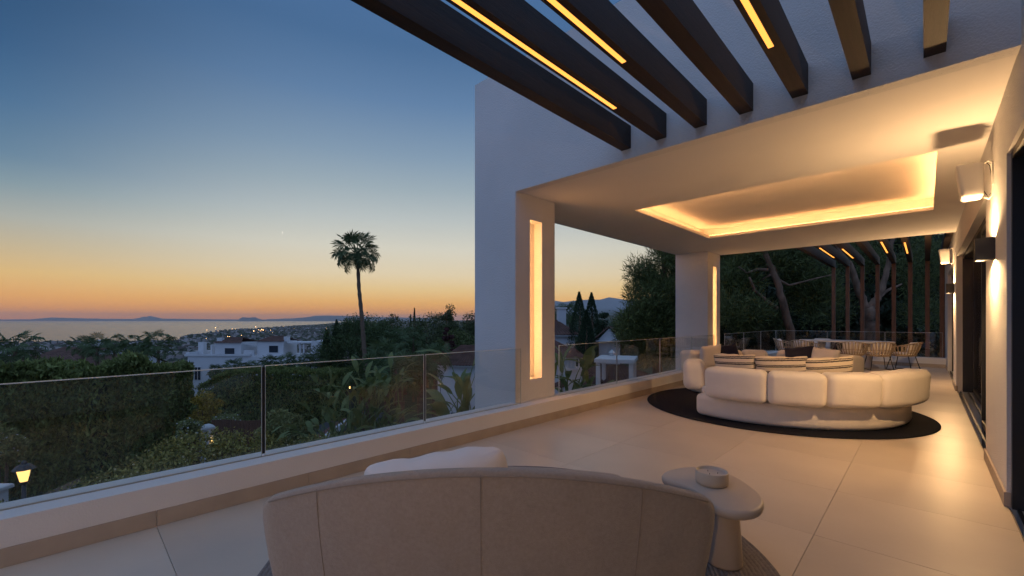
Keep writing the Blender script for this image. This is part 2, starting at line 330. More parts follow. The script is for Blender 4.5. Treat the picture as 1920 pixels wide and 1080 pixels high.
# ------------------------------------------------------------------ the house
house = thing('villa_house', 'white modern villa with deep covered terrace, lit ceiling recess and black sliding doors', 'house', (XW, 0, 0))
def hk(mb, name, m, parent=None, smooth=False):
    o = kid(mb, name, m, house, smooth) if parent is None else mb.build(name, m, parent, smooth); return o
XL = -5.2
def pillar(y0, y1, n0, n1, z0, z1):
    m = MB(); xi, xb = -4.3, -4.46
    m.box(XL, xi, y0, n0, -7, SOF); m.box(XL, xi, n1, y1, -7, SOF); m.box(XL, xi, n0, n1, -7, z0); m.box(XL, xi, n0, n1, z1, SOF); m.box(XL, xb, n0, n1, z0, z1)
    p = hk(m, 'pillar', M['rough_plaster'])
    MB().box(xb+.012, xi-.05, n0+.001, n0+.007, z0+.03, z1-.03).build('niche_light', M['niche_led'], p)
    for z in (z0, z1-.012): MB().lathe([(.013, 0), (.013, .012)], 12, (xi-.06, (n0+n1)/2, z)).build('spot_trim', M['alu'], p)
pillar(YF, 5.43, 4.83, 5.11, .60, 3.02); pillar(12.18, YB-.05, 12.58, 12.86, .50, 3.02)
# ceiling slab with the recess
cx0, cx1, cy0, cy1 = -3.6, .10, 6.75, 10.28; SET = .22; CT = 3.64
m = MB(); y0 = YF+.14
m.box(XL, XW, y0, cy0, SOF, SOF+.06); m.box(XL, XW, cy1, YB, SOF, SOF+.06); m.box(XL, cx0, cy0, cy1, SOF, SOF+.06); m.box(cx1, XW, cy0, cy1, SOF, SOF+.06)
ceil = hk(m, 'ceiling', M['ceiling'])
m = MB(); a, b, c, d = cx0-SET, cx1+SET, cy0-SET, cy1+SET
m.box(a-.05, a, c-.05, d+.05, SOF+.06, CT); m.box(b, b+.05, c-.05, d+.05, SOF+.06, CT); m.box(a, b, c-.05, c, SOF+.06, CT); m.box(a, b, d, d+.05, SOF+.06, CT); m.box(a-.05, b+.05, c-.05, d+.05, CT, CT+.05)
m.build('ceiling_recess', M['ceiling'], ceil)
w = .016; zc = SOF+.061
for q in ((a+.165, a+.165+w, c+.2, d-.2), (b-.165-w, b-.165, c+.2, d-.2), (a+.2, b-.2, c+.165, c+.165+w), (a+.2, b-.2, d-.165-w, d-.165)):
    MB().box(q[0], q[1], q[2], q[3], zc, zc+.008).build('recess_light_strip', M['cove_near'] if q[3] < 7 else M['cove_right'] if q[0] > 0 else M['cove_led'], ceil)
# upper storey
m = MB(); m.box(XL, -4.3, YF, YF+.14, SOF, ROOF); m.box(-4.3, XW+.4, YF, YF+.14, SOF-.012, ROOF); hk(m, 'facade_wall', M['rough_plaster'])
hk(MB().box(XL, XL+.2, YF+.14, YB, SOF+.062, ROOF), 'side_wall', M['plaster'])
hk(MB().box(XL, XW, YB-.12, YB, SOF+.062, ROOF), 'rear_wall', M['plaster'])
hk(MB().box(XL+.2, XW, YF+.14, YB-.12, ROOF-.4, ROOF-.25), 'roof', M['plaster'])
# long house wall with three door openings
m = MB(); xo = XW+.36; HD = 2.84
doors = [(1.2, 5.24), (6.87, 13.0), (14.3, 18.0)]
prev = -3.0
for d0, d1 in doors+[(20.3, None)]:
    m.box(XW, xo, prev, d0, -4, ROOF)
    if d1 is None: break
    m.box(XW, xo, d0, d1, HD, ROOF); prev = d1
hk(m, 'house_wall', M['rough_plaster'])
for s0, s1 in ((5.24, 6.87), (13.0, 14.3), (18.0, YE), (-2.9, 1.2)):
    n = max(1, round((s1-s0)/1.0))
    for k in range(n): hk(MB().cbox(XW-.016, XW, s0+(s1-s0)*k/n+.001, s0+(s1-s0)*(k+1)/n-.001, .001, .115, .003), 'skirting_tile', M['skirting'])
for s in (5.24, 13.0): hk(MB().box(XW-.016, XW+.022, s-.014, s-.001, .001, .115), 'skirting_tile', M['skirting'])
hk(MB().box(xo, xo+5, -3, 20.3, -.3, -.2).box(xo, xo+5, -3, 20.3, 3.1, 3.2).box(xo+5, xo+5.1, -3, 20.3, -.2, 3.1).box(xo, xo+5, -3.1, -3, -.2, 3.1).box(xo, xo+5, 20.2, 20.3, -.2, 3.1), 'interior', M['room'])
def sliding(d0, d1, n, xs, skip=(), fx=.09):
    f = MB(); z = HD
    f.box(XW+fx, XW+.30, d0, d0+.05, 0, z).box(XW+fx, XW+.30, d1-.05, d1, 0, z).box(XW+fx, XW+.30, d0+.05, d1-.05, z-.06, z)
    fr = hk(f, 'door_frame', M['black'])
    for k, x in enumerate((XW+.05, XW+.16, XW+.24)): MB().box(x, x+.022, d0+.05, d1-.05, -.01, .007).build('floor_track', M['black'], fr)
    wd = (d1-d0-.1)/n
    for k in range(n):
        if k in skip: continue
        a, b = d0+.05+wd*k, d0+.05+wd*(k+1)+.05*(k < n-1); x = xs[k]; g = MB(); t = .07
        g.box(x, x+.05, a, a+t, .012, z-.062).box(x, x+.05, b-t, b, .012, z-.062).box(x, x+.05, a+t, b-t, .012, .09).box(x, x+.05, a+t, b-t, z-.13, z-.062)
        s = hk(g, 'sliding_door', M['black']); MB().box(x+.02, x+.03, a+t, b-t, .09, z-.13).build('pane', M['dark_pane'], s)
        MB().cbox(x-.022, x-.001, b-t*.7, b-t*.4, .85, 1.25, .004).build('handle', M['black'], s)
sliding(*doors[0], 2, (XW+.06, XW+.14), (), .025); sliding(*doors[1], 3, (XW+.10, XW+.17, XW+.24), (1,)); sliding(*doors[2], 2, (XW+.12, XW+.20))
# ------------------------------------------------------------------ pergolas
BX = [-2.51, -2.085, -1.66, -1.235, -.80, -.375, .05]
def pergola(label, y0, y1, strips, posts=None, xs=BX):
    t = thing('pergola', label, 'pergola', (-1.2, (y0+y1)/2, 3.49), group='timber pergolas')
    for k, x in enumerate(xs):
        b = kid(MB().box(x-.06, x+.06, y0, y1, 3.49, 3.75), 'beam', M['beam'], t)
        if k in strips:
            s0, s1 = strips[k]
            MB().box(x-.024, x+.012, s0, s1, 3.482, 3.4895).build('led_strip', M['led'], b)
            MB().box(x-.0265, x-.0245, s0, s1, 3.484, 3.4898).box(x+.0125, x+.0145, s0, s1, 3.484, 3.4898).build('strip_rail', M['black'], b)
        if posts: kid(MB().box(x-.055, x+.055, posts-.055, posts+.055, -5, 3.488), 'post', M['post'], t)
pergola('dark timber pergola beams running overhead from the facade above the taupe sofa', -2.6, YF-.001, {1: (1.08, 3.55), 2: (.5, 2.96), 4: (1.08, 3.54)})
pergola('dark timber pergola with slender posts over the dining table', YB+.001, 20.26, {1: (14.37, 16.9), 2: (15.02, 17.46), 4: (14.36, 16.78), 5: (14.88, 17.33)}, 20.2, BX+[.40])
# ------------------------------------------------------------------ wall lamps and speakers
def sconce(label, y, z, power):
    t = thing('wall_lamp', label, 'wall lamp', (XW, y, z), group='black up-and-down wall lamps')
    h = .105; w = .065; d = .13; b = MB(); k = .006
    for q in ((-d, -d+k, -w, w), (-k, 0, -w, w), (-d+k, -k, -w, -w+k), (-d+k, -k, w-k, w)): b.box(q[0], q[1], q[2], q[3], -h, h)
    b.build('housing', M['black'], t)
    for sg in (1, -1):
        z0 = sg*(h-.03); MB().box(-d+k, -k, -w+k, w-k, min(z0, z0-sg*.01), max(z0, z0-sg*.01)).build('lens', M['sconce_led'], t)
        l = bpy.data.lights.new('lamp_light', 'SPOT'); l.energy = power*(.62 if sg > 0 else .9); l.color = (1, .60, .27); l.spot_size = R(176); l.spot_blend = .35; l.shadow_soft_size = .03
        o = link('lamp_light', l, t, (-d*.7, 0, sg*(h+.004))); o.rotation_euler = (0 if sg < 0 else math.pi, 0, 0)
sconce('black box wall lamp on the near wall pier, under the larger speaker', 6.07, 2.175, 100)
sconce('small black box wall lamp on the far wall pier, under the far speaker', 13.9, 2.22, 130)
sconce('black box wall lamp on the house wall behind the taupe loveseat', -1.75, 2.2, 66)
def speaker(label, y, z):
    t = thing('wall_speaker', label, 'speaker', (XW, y, z), group='white wall speakers')
    prof = []
    def fn(x, yy, zz): return (x-.15+(-.02*(zz/.17) if x < 0 else 0), yy*(1+.12*(x/.09)*-1), zz)
    rb('cabinet', M['speaker'], t, .085, .115, .17, .03, fn)
    MB().tube([(-.06, 0, .165), (-.03, 0, .185), (-.008, 0, .16), (-.004, 0, 0), (-.008, 0, -.16), (-.03, 0, -.185), (-.06, 0, -.165)], .009, 8).build('bracket', M['speaker'], t, True)
    MB().box(-.012, -.001, -.035, .035, -.06, .06).build('wall_plate', M['speaker'], t)
    MB().tube([(-.06, .02, -.10), (-.03, .04, -.16), (-.01, .03, -.12), (-.006, .035, .02), (-.02, .03, .14), (-.05, .02, .19)], .004, 6).build('cable', M['gasket'], t, True)
speaker('white wall speaker high on the near wall, above the near lamp', 6.18, 2.86); speaker('white wall speaker high on the far pier, above the far lamp', 14.15, 2.98)
# ------------------------------------------------------------------ round lounge: rug, sofas, cushions
C = Vector((-1.91, 8.47, 0))
rug = MB().lathe([(2.055, 0), (2.07, .004), (2.07, .010), (2.06, .014)], 96).build('round_rug', M['navy_rug'], None, False, (C.x, C.y, .001)); tag(rug, 'large round navy rug under the cream sofas', 'rug')
def arc_fn(rad, ang, zc, bulge=0, lean=0):
    def fn(s, t, z):
        q = t*(1+bulge*math.cos(s*3)); g = ang+s/rad; r = rad+q+lean*z
        return (r*math.cos(g), r*math.sin(g), z+zc)
    return fn
def sofa(label, blocks, base, rin=1.0, rout=1.72):
    t = thing('curved_sofa', label, 'sofa', (C.x, C.y, .015), group='cream curved sofas')
    a0, a1 = R(base[0]), R(base[1]); mid = (a0+a1)/2; rm = (rin+rout)/2; half = (a1-a0)/2*rm
    rb('base', M['boucle'], t, half, (rout-rin)/2, .17, .085, arc_fn(rm, mid, .172), 4, 20)
    n = max(1, round((a1-a0)/R(42)))
    for k in range(n):
        am = a0+(a1-a0)*(k+.5)/n; rb('seat_cushion', M['boucle'], t, (a1-a0)/n/2*1.3-.004, .36, .075, .07, arc_fn(1.3, am, .385), 4, 8)
    for (b0, b1, rr, z0, z1) in blocks:
        hh = R(b1-b0)/2*rr; rb('back_cushion', M['boucle'], t, hh+.007, .17, (z1-z0)/2, .095, arc_fn(rr, R((b0+b1)/2), (z0+z1)/2, .06, .06), 6, 6)
    return t
sofa('big cream curved sofa with its back of plump blocks towards the viewer', [(-38.5, -4, 1.80, .335, .80), (-58.8, -38.5, 1.80, .335, .79), (-79, -58.8, 1.80, .33, .79), (-104, -79, 1.80, .33, .79)], (-114, 3), 1.0, 1.77)
bs = [o for o in bpy.data.objects if o.name == 'curved_sofa'][0]
def end_fn(x, y, z):
    g = R(112); cx_, cy_ = -2.80-C.x, 7.32-C.y; return (cx_+x*math.cos(g)-y*math.sin(g), cy_+x*math.sin(g)+y*math.cos(g), z+.575)
rb('back_cushion', M['boucle'], bs, .32, .175, .24, .12, end_fn, 6, 6)
sofa('cream curved sofa beside the glass at the far left of the navy rug', [(143, 166, 1.72, .36, .85), (122, 142, 1.74, .36, .85), (105.5, 121, 1.74, .36, .85)], (108, 164))
sofa('cream curved sofa between the navy rug and the dining table', [(78, 100, 1.74, .36, .86), (52, 73, 1.70, .36, .84)], (54, 98))
def stripe_mat():
    m = mat('striped_weave', (.66, .58, .47), .95, bump=.4, bscale=180); nt = m.node_tree; N = nt.nodes.new; L = nt.links.new
    tc = N('ShaderNodeTexCoord'); sp = N('ShaderNodeSeparateXYZ'); L(tc.outputs['Object'], sp.inputs[0])
    nz = N('ShaderNodeTexNoise'); nz.inputs['Scale'].default_value = 40; L(tc.outputs['Object'], nz.inputs['Vector'])
    ad = N('ShaderNodeMath'); ad.operation = 'MULTIPLY_ADD'; ad.inputs[1].default_value = .008; L(nz.outputs[0], ad.inputs[0]); L(sp.outputs['Z'], ad.inputs[2])
    def wave(scale, thr, off):
        a = N('ShaderNodeMath'); a.operation = 'MULTIPLY_ADD'; a.inputs[1].default_value = scale; a.inputs[2].default_value = off; L(ad.outputs[0], a.inputs[0])
        f = N('ShaderNodeMath'); f.operation = 'FRACT'; L(a.outputs[0], f.inputs[0])
        g = N('ShaderNodeMath'); g.operation = 'LESS_THAN'; g.inputs[1].default_value = thr; L(f.outputs[0], g.inputs[0]); return g
    a = wave(11.5, .20, .1); b = wave(11.5, .13, .82)
    mx = N('ShaderNodeMath'); mx.operation = 'MAXIMUM'; L(a.outputs[0], mx.inputs[0]); L(b.outputs[0], mx.inputs[1])
    c = N('ShaderNodeMix'); c.data_type = 'RGBA'; L(mx.outputs[0], c.inputs[0]); c.inputs[6].default_value = (.64, .56, .45, 1); c.inputs[7].default_value = (.035, .03, .03, 1)
    L(c.outputs[2], nt.nodes['Principled BSDF'].inputs['Base Color']); return m
M['stripe'] = stripe_mat()
def pillow(label, loc, rz, w, h, th, m, tilt=0, roll=0, group=None, soft=None, name='cushion'):
    def fn(x, y, z):
        u, v = abs(x)/w*2, abs(z)/h*2; e = max(0, 1-u**3)*max(0, 1-v**3); pin = 1-.09*(u**2)*(1-v**2)-.0
        return (x*(1-.07*(1-u)*v**2*0-.06*(1-v**2)*u**2), y*(.12+.88*e**.55), z*(1-.10*(1-u**2)*v**2)+.010*math.sin(9*x/w*.8+3*z)+.006*math.sin(31*x+2)*v)
    o = rb(name, m, None, w/2, th/2, h/2, soft or min(th, h)*.18, fn, 4 if soft else 3, 12, loc, (tilt, roll, rz)); tag(o, label, 'cushion', group); return o
def on_arc(deg, r, z): return (C.x+r*math.cos(R(deg)), C.y+r*math.sin(R(deg)), z)
G = 'cushions on the round lounge'
for dg, lab, w, rl in ((-97, 'black and cream striped cushion leftmost of three on the big sofa', .62, .04), (-73, 'middle black and cream striped cushion of three on the big sofa', .66, .05), (-50, 'black and cream striped cushion rightmost of three on the big sofa', .68, .07)):
    pillow(lab, on_arc(dg, 1.44, .765), R(dg-90), w, .46, .2, M['stripe'], R(-7), rl, G)
pillow('navy cushion between the middle and right striped cushions', on_arc(-61, 1.33, .70), R(-61-70), .42, .40, .16, M['navy'], R(-20), .2, G)
pillow('dark navy cushion left of the middle striped cushion', on_arc(-86, 1.36, .73), R(-86-60), .40, .42, .14, M['navy'], R(-16), -.25, G)
pillow('navy cushion leaning on the far left curved sofa', on_arc(137, 1.40, .76), R(137+60), .46, .48, .18, M['navy'], R(10), .3, G)
pillow('navy cushion in front of the sofa nearest the dining table', on_arc(83, 1.34, .77), R(83-90), .52, .46, .18, M['navy'], R(-18), -.12, G)
pillow('cream cushion against the far left sofa beside the glass', on_arc(153, 1.42, .76), R(153+90), .50, .48, .2, M['white_cloth'], R(-14), .1, G)
pillow('cream cushion beside the navy one on the sofa nearest the dining table', on_arc(66, 1.36, .76), R(68-90), .48, .46, .2, M['white_cloth'], R(-16), .1, G)
# ------------------------------------------------------------------ near sofa (built in its own frame: x right, y away from the viewer)
U = Vector((CY, SY, 0)); Vv = Vector((-SY, CY, 0))
grug = thing('braided_rug', 'round grey braided rug under the taupe sofa and side table', 'rug', (-1.92, 2.04, .001))
prof = []; rr = 0
N_ = 60
m = MB(); pr = [(.001, .008)]
for k in range(N_):
    r0 = 1.56*k/N_; dr = 1.56/N_
    pr += [(r0+dr*.15, .010), (r0+dr*.5, .014), (r0+dr*.85, .010), (r0+dr, .006)]
pr += [(1.56, 0)]
M['grey_rug'] = mat('grey_braid', (.27, .24, .225), .95, .3, 60, .5, 160, .1)
m.lathe(pr, 72).build('braids', M['grey_rug'], grug, True)
ns = thing('curved_loveseat', 'taupe woven loveseat seen from behind, with one curved high back', 'sofa', tuple(U*(-.118)+Vv*2.35+Vector((0, 0, .015))), YAW)
RB = 3.0
def back_pt(s, tt, z):       # s -1..1 along the back, t thickness (-.5 near, .5 far), z 0..1
    hw = 1.175-.10*(1-z)**1.6
    ang = s*hw/RB*1.0; e0 = min(1, max(0, abs(s)-.92)/.08); top = .80-.235*s*s-.085*(1-math.sqrt(max(0, 1-e0*e0)))
    th = .13*(1-.25*z)
    x = math.sin(ang)*RB*1.02; y = (RB-math.cos(ang)*RB)-.36+tt*th+.05*(z-.5)*-1
    e = max(0, abs(s)-.93)/.07
    y += .03*e*e
    return x, y, .04+(top-.04)*z
def loop_back(u, v):         # closed section: u along, v round the thickness
    s = (u*2-1); ss = s
    g = v*2*math.pi
    n = 5.0; cc, sn = math.cos(g), math.sin(g)
    px = abs(cc)**(2/n)*math.copysign(1, cc)*.5; pz = (abs(sn)**(2/n)*math.copysign(1, sn)+1)/2
    x, y, z = back_pt(ss, px, pz); edge = max(0, (abs(ss)-.965)/.035)
    k = math.sqrt(max(0, 1-edge*edge))
    if edge > 0:
        cxm, cym, czm = back_pt(ss, 0, .5); top = back_pt(ss, 0, 1)[2]
        z = czm+(z-czm)*(1-.06*(1-k)); y = cym+(y-cym)*(.15+.85*k)
        x0 = back_pt(.965*math.copysign(1, ss), px, pz)[0]; 
    return (x, y, z)
us = [0, .0008, .0025, .006, .011, .0175]+[.0175+(1-.035)*i/60 for i in range(1, 60)]+[.9825, .989, .994, .9975, .9992, 1]
V = []; nv = 40
for u in us:
    for j in range(nv): V.append(loop_back(u, j/nv))
F = []
for i in range(len(us)-1):
    for j in range(nv): q = (j+1) % nv; F.append((i*nv+j, i*nv+q, (i+1)*nv+q, (i+1)*nv+j))
F += [tuple(range(nv)), tuple((len(us)-1)*nv+j for j in range(nv))[::-1]]
bk = MB().add(V, F).build('curved_back', M['taupe'], ns, True)
for s in (-.685, -.02, .615):
    pts = [Vector(back_pt(s, -.505, z))+Vector((0, .000, 0)) for z in [i/16 for i in range(1, 16)]]+[Vector(back_pt(s, -.44, .985))]
    MB().tube(pts, .0022, 6).build('seam', M['seam'], bk, True)
MB().tube([Vector(back_pt(-.93+1.86*k/50, -.47, .975)) for k in range(51)], .0035, 6).build('piping', M['seam'], bk, True)
def seat_fn(a, b):
    def fn(x, y, z):
        q = x/a; return (x, y-.16*(1-q*q)*(1 if y < 0 else -1.6)*.9+.12*q*q, z)
    return fn
rb('seat_base', M['taupe'], ns, .93, .36, .13, .08, lambda x, y, z: (x, y+.28+.16*(1-(x/1.0)**2)*(1 if y > 0 else -.5)+.06*(x/1.0)**2, z+.15), 4, 12)
rb('seat_cushion', M['taupe'], ns, .92, .37, .08, .075, lambda x, y, z: (x, y+.28+.18*(1-(x/.99)**2)*(1 if y > 0 else -.5)+.06*x*x, z+.335-.03*x*x), 4, 12)
pl = U*(-.42)+Vv*2.40
pillow('long white cushion lying along the back of the taupe loveseat', (pl.x, pl.y, .57), YAW+R(5), .86, .38, .32, M['white_cloth'], R(-10), -.10, soft=.15)
# kidney table
KP = [(-1.30, 2.86), (-1.26, 3.02), (-1.17, 3.13), (-1.06, 3.17), (-.95, 3.13), (-.83, 3.03), (-.72, 2.90), (-.665, 2.77), (-.67, 2.63), (-.73, 2.54), (-.82, 2.52), (-.92, 2.575), (-1.0, 2.66), (-1.09, 2.71), (-1.19, 2.72), (-1.27, 2.765)]
kx, ky = -.89, 2.79
def spline(P, n):
    out = []; m = len(P)
    for i in range(m):
        p0, p1, p2, p3 = [Vector(P[(i+k-1) % m]) for k in range(4)]
        for j in range(n):
            t = j/n; out.append(.5*((2*p1)+(-p0+p2)*t+(2*p0-5*p1+4*p2-p3)*t*t+(-p0+3*p1-3*p2+p3)*t**3))
    return out
tb = thing('side_table', 'beige kidney-shaped side table on a tapered round leg', 'table', (kx, ky, .015))
out = [Vector((p.x-kx, p.y-ky)) for p in spline([Vector(p) for p in KP], 4)]; n = len(out); cen = sum(out, Vector((0, 0)))/n
V = []; F = []; rings = [(.80, .372), (.93, .376), (.985, .388), (1.0, .405), (.995, .42), (.975, .431), (.94, .436)]
for sc, z in rings: V += [((p.x-cen.x)*sc+cen.x, (p.y-cen.y)*sc+cen.y, z) for p in out]
for i in range(len(rings)-1):
    for k in range(n): q = (k+1) % n; F.append((i*n+k, i*n+q, (i+1)*n+q, (i+1)*n+k))
F += [tuple(range(n))[::-1], tuple(len(V)-n+k for k in range(n))]
area = sum(out[k].x*out[(k+1) % n].y-out[(k+1) % n].x*out[k].y for k in range(n))
if area < 0: F = [f[::-1] for f in F]
MB().add(V, F).build('table_top', M['table'], tb, True)
MB().lathe([(.098, 0), (.104, .006), (.104, .015), (.097, .15), (.088, .30), (.085, .373)], 40).build('leg', M['table'], tb, True)
bw = thing('candle_bowl', 'round ceramic candle bowl with three wicks on the kidney table', 'candle', (-.985, 2.86, .452))
MB().lathe([(.088, 0), (.094, .004), (.098, .03), (.098, .078), (.096, .083), (.091, .083), (.088, .078), (.088, .062)], 48).build('bowl', M['bowl'], bw, True)
MB().lathe([(.0875, .055), (.0875, .064)], 40).build('wax', M['wax'], bw)
for k in range(3): g = 2.1*k+.5; MB().tube([(.035*math.cos(g), .035*math.sin(g), .064), (.036*math.cos(g), .036*math.sin(g), .074)], .0018, 6).build('wick', M['wick'], bw)
# ------------------------------------------------------------------ dining set
dt_ = thing('dining_table', 'long oval dining table with pale top under the far pergola', 'table', (-1.9, 17.55, 0))
def oval(a, b, n=48, e=2.6): return [(a*abs(math.cos(g))**(2/e)*math.copysign(1, math.cos(g)), b*abs(math.sin(g))**(2/e)*math.copysign(1, math.sin(g))) for g in [2*math.pi*k/n for k in range(n)]]
MB().prism(oval(1.24, .52), .79, .83).build('table_top', M['dining'], dt_)
for x in (-.6, .6): MB().lathe([(.26, .005), (.26, .03), (.10, .12), (.08, .4), (.12, .79)], 24, (x, 0, 0)).build('leg', M['dining'], dt_, True)
A0, A1 = 62, 298; NS = 19
def rim(a):      # a in degrees, 180 = middle of the back; seat faces +x
    k = (1-math.cos(R(a-180)))/(1-math.cos(R(118))); k = min(1, max(0, k))
    r = .33-.02*k; z = .80-.17*k**.8; return Vector((r*math.cos(R(a))-.03+.04*k, r*1.02*math.sin(R(a)), z))
def ring(a): return Vector((.235*math.cos(R(a)), .235*math.sin(R(a)), .42))
chair_me = {}
def cm(name, mb, m, sm=True):
    chair_me[name] = mb.mesh(name, m, sm)
cm('rim', MB().tube([rim(A0+(A1-A0)*k/30) for k in range(31)], .014, 8), M['rope'])
cm('mid_band', MB().tube([ring(a).lerp(rim(a), .42)+Vector((math.cos(R(a)), math.sin(R(a)), 0))*.012 for a in [A0+(A1-A0)*k/30 for k in range(31)]], .008, 6), M['rope'])
cm('seat', MB().lathe([(.18, .385), (.235, .395), (.25, .415), (.24, .43)], 28), M['rope'])
cm('seat_cushion', MB().lathe([(.16, .431), (.215, .44), (.225, .465), (.205, .487), (.1, .497)], 28), M['white_cloth'])
def back_pil(x, y, z):
    v = abs(y)/.2; w = abs(z)/.15; e = max(0, 1-v**3)*max(0, 1-w**3); return (x*(.2+.8*e**.5)-.20-.10*(z/.15)*-.0-.22*z+.25*y*y, y, z+.64)
chair_me['back_cushion'] = MB().add(*rbox(.06, .2, .15, .035, 3, 6, back_pil)).mesh('back_cushion', M['white_cloth'], True)
for k in range(NS):
    a = A0+(A1-A0)*(k+.5)/NS; p, q = ring(a), rim(a); t = Vector((-math.sin(R(a)), math.cos(R(a)), 0))*.011; o = Vector((math.cos(R(a)), math.sin(R(a)), 0))
    md = p.lerp(q, .5)+o*.012; b = MB(); L_ = [p, md, q]; V = []
    for w in L_: V += [w-t-o*.004, w+t-o*.004, w+t+o*.004, w-t+o*.004]
    F = [(3, 2, 1, 0), (8, 9, 10, 11)]
    for i in range(2):
        for j in range(4): F.append((i*4+j, i*4+(j+1) % 4, i*4+4+(j+1) % 4, i*4+4+j))
    b.add(V, F); chair_me['slat%d' % k] = b.mesh('slat', M['rope'])
LEGS = [(sx*.17, sy*.17, sx*.25, sy*.23) for sx in (-1, 1) for sy in (-1, 1)]
for k, (a, b, c, d) in enumerate(LEGS): cm('leg%d' % k, MB().tube([(a, b, .40), (c, d, .008)], .010, 8), M['black'])
cm('foot_rail', MB().tube([(.25, .23, .012), (-.25, .23, .012)], .009, 8).tube([(.25, -.23, .012), (-.25, -.23, .012)], .009, 8), M['black'])
chairs = [((-3.42, 17.3), 5, 'woven rope chair at the left end of the dining table'), ((-2.85, 16.88), 72, 'woven rope chair at the near left side of the table, next to the end chair'),
          ((-2.62, 18.3), -88, 'woven rope chair beyond the table with its pale cushion facing us'), ((-1.62, 16.75), 95, 'woven rope chair in the middle near side, its back to us'),
          ((-1.02, 16.88), 112, 'woven rope chair at the near right side of the dining table'), ((-.48, 17.42), 160, 'woven rope chair at the right end of the dining table')]
for (x, y), rz, lab in chairs:
    t = thing('dining_chair', lab, 'chair', (x, y, 0), R(rz), 'woven chairs around the dining table'); t.scale = (1.2, 1.2, 1.06)
    for kname, me in chair_me.items():
        nm = ''.join(ch for ch in kname if not ch.isdigit()); link(nm, me, t)
# ------------------------------------------------------------------ terrain, sea and the far coast
def theta_px(px): return YAW-math.atan((px-CXP)/FPX)
GR = [(0, -4.6), (9, -4.6), (16, -6.0), (40, -8.2), (90, -12.5), (200, -24), (500, -48), (1000, -78), (2000, -98), (3000, -105), (6000, -103), (12000, -96), (30000, -80), (70000, -70)]
GRr = np.log1p(np.array([g[0] for g in GR], float)); GRz = np.array([g[1] for g in GR], float)
CO = sorted([(theta_px(p), d*math.hypot(1, (p-CXP)/FPX)) for p, d in ((0, 1980), (150, 1990), (330, 2150), (348, 2900), (380, 3400), (420, 4400), (500, 5950), (600, 11000), (660, 22000))])
COt = np.array([c[0] for c in CO]); COr = np.log(np.array([c[1] for c in CO]))
def gz_np(x, y):
    r = np.hypot(x, y); th = np.arctan2(-x, y); z = np.interp(np.log1p(r), GRr, GRz)
    right = np.clip((R(60)-th)/R(18), 0, 1)*np.clip((th+R(60))/R(20), 0, 1)
    z = z*(1-.75*right*np.clip((r-60)/200, 0, 1))
    n = np.sin(th*37)*.35+np.sin(th*83+1)*.22+np.sin(th*171+2)*.12
    mt = np.exp(-((r-11500)/2600.)**2)*(560+100*n)*np.clip((R(47)-th)/R(8), 0, 1)*np.clip((th+R(60))/R(20), 0, 1)
    z = z+mt+np.clip((r-300)/800, 0, 1)*8*np.sin(x*.006)*np.cos(y*.0047)*np.clip((9000-r)/9000, 0, 1)
    rc = np.exp(np.interp(th, COt, COr)); rc = np.where(th < R(61), 1e6, rc)
    k = np.clip((rc-r)/(.03*rc)+.0, 0, 1); return np.where(k > 0, -113+(z+113)*k, -125)
def gz(x, y): return float(gz_np(np.array([x]), np.array([y]))[0])
nt_, nr_ = 220, 130
ths = np.linspace(R(-110), R(150), nt_); rs = np.concatenate([[0], np.expm1(np.linspace(math.log1p(3), math.log1p(62000), nr_-1))])
TH, RR = np.meshgrid(ths, rs, indexing='ij'); X_, Y_ = -np.sin(TH)*RR, np.cos(TH)*RR; Z_ = gz_np(X_, Y_)
V = np.stack([X_, Y_, Z_], -1).reshape(-1, 3); i, j = np.meshgrid(np.arange(nt_-1), np.arange(nr_-1), indexing='ij'); a = (i*nr_+j).ravel()
F = np.stack([a, a+1, a+nr_+1, a+nr_], 1)
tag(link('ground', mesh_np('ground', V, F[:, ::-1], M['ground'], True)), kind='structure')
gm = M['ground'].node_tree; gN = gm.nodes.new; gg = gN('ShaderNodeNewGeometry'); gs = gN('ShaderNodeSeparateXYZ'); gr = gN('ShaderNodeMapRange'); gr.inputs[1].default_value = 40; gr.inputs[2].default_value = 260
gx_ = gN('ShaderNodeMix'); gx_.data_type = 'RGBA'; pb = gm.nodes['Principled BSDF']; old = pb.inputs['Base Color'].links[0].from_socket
gm.links.new(gg.outputs['Position'], gs.inputs[0]); gm.links.new(gs.outputs['Z'], gr.inputs[0]); gm.links.new(gr.outputs[0], gx_.inputs[0]); gm.links.new(old, gx_.inputs[6]); gx_.inputs[7].default_value = (.26, .26, .27, 1); gm.links.new(gx_.outputs[2], pb.inputs['Base Color'])  # high slopes blend to pale grey: distance haze put into the terrain colour
# sea
sm = mat('sea', (.05, .06, .07), .2, spec=.6); nt = sm.node_tree; b = nt.nodes['Principled BSDF']
tcn = nt.nodes.new('ShaderNodeTexCoord'); mp = nt.nodes.new('ShaderNodeMapping'); mp.inputs['Rotation'].default_value = (0, 0, R(20)); mp.inputs['Scale'].default_value = (.02, .006, .02)
nz = nt.nodes.new('ShaderNodeTexNoise'); nz.inputs['Scale'].default_value = 1; nz.inputs['Detail'].default_value = 8; nz.inputs['Roughness'].default_value = .62
bp = nt.nodes.new('ShaderNodeBump'); bp.inputs['Strength'].default_value = .75; bp.inputs['Distance'].default_value = 11
nt.links.new(tcn.outputs['Object'], mp.inputs[0]); nt.links.new(mp.outputs[0], nz.inputs['Vector']); nt.links.new(nz.outputs[0], bp.inputs['Height']); nt.links.new(bp.outputs[0], b.inputs['Normal'])
V = []; 
ths2 = np.linspace(R(40), R(150), 90); rs2 = [1200, 2500, 5000, 10000, 20000, 40000, 64000]
V = [(-math.sin(t)*r, math.cos(t)*r, -112) for t in ths2 for r in rs2]; n = len(rs2)
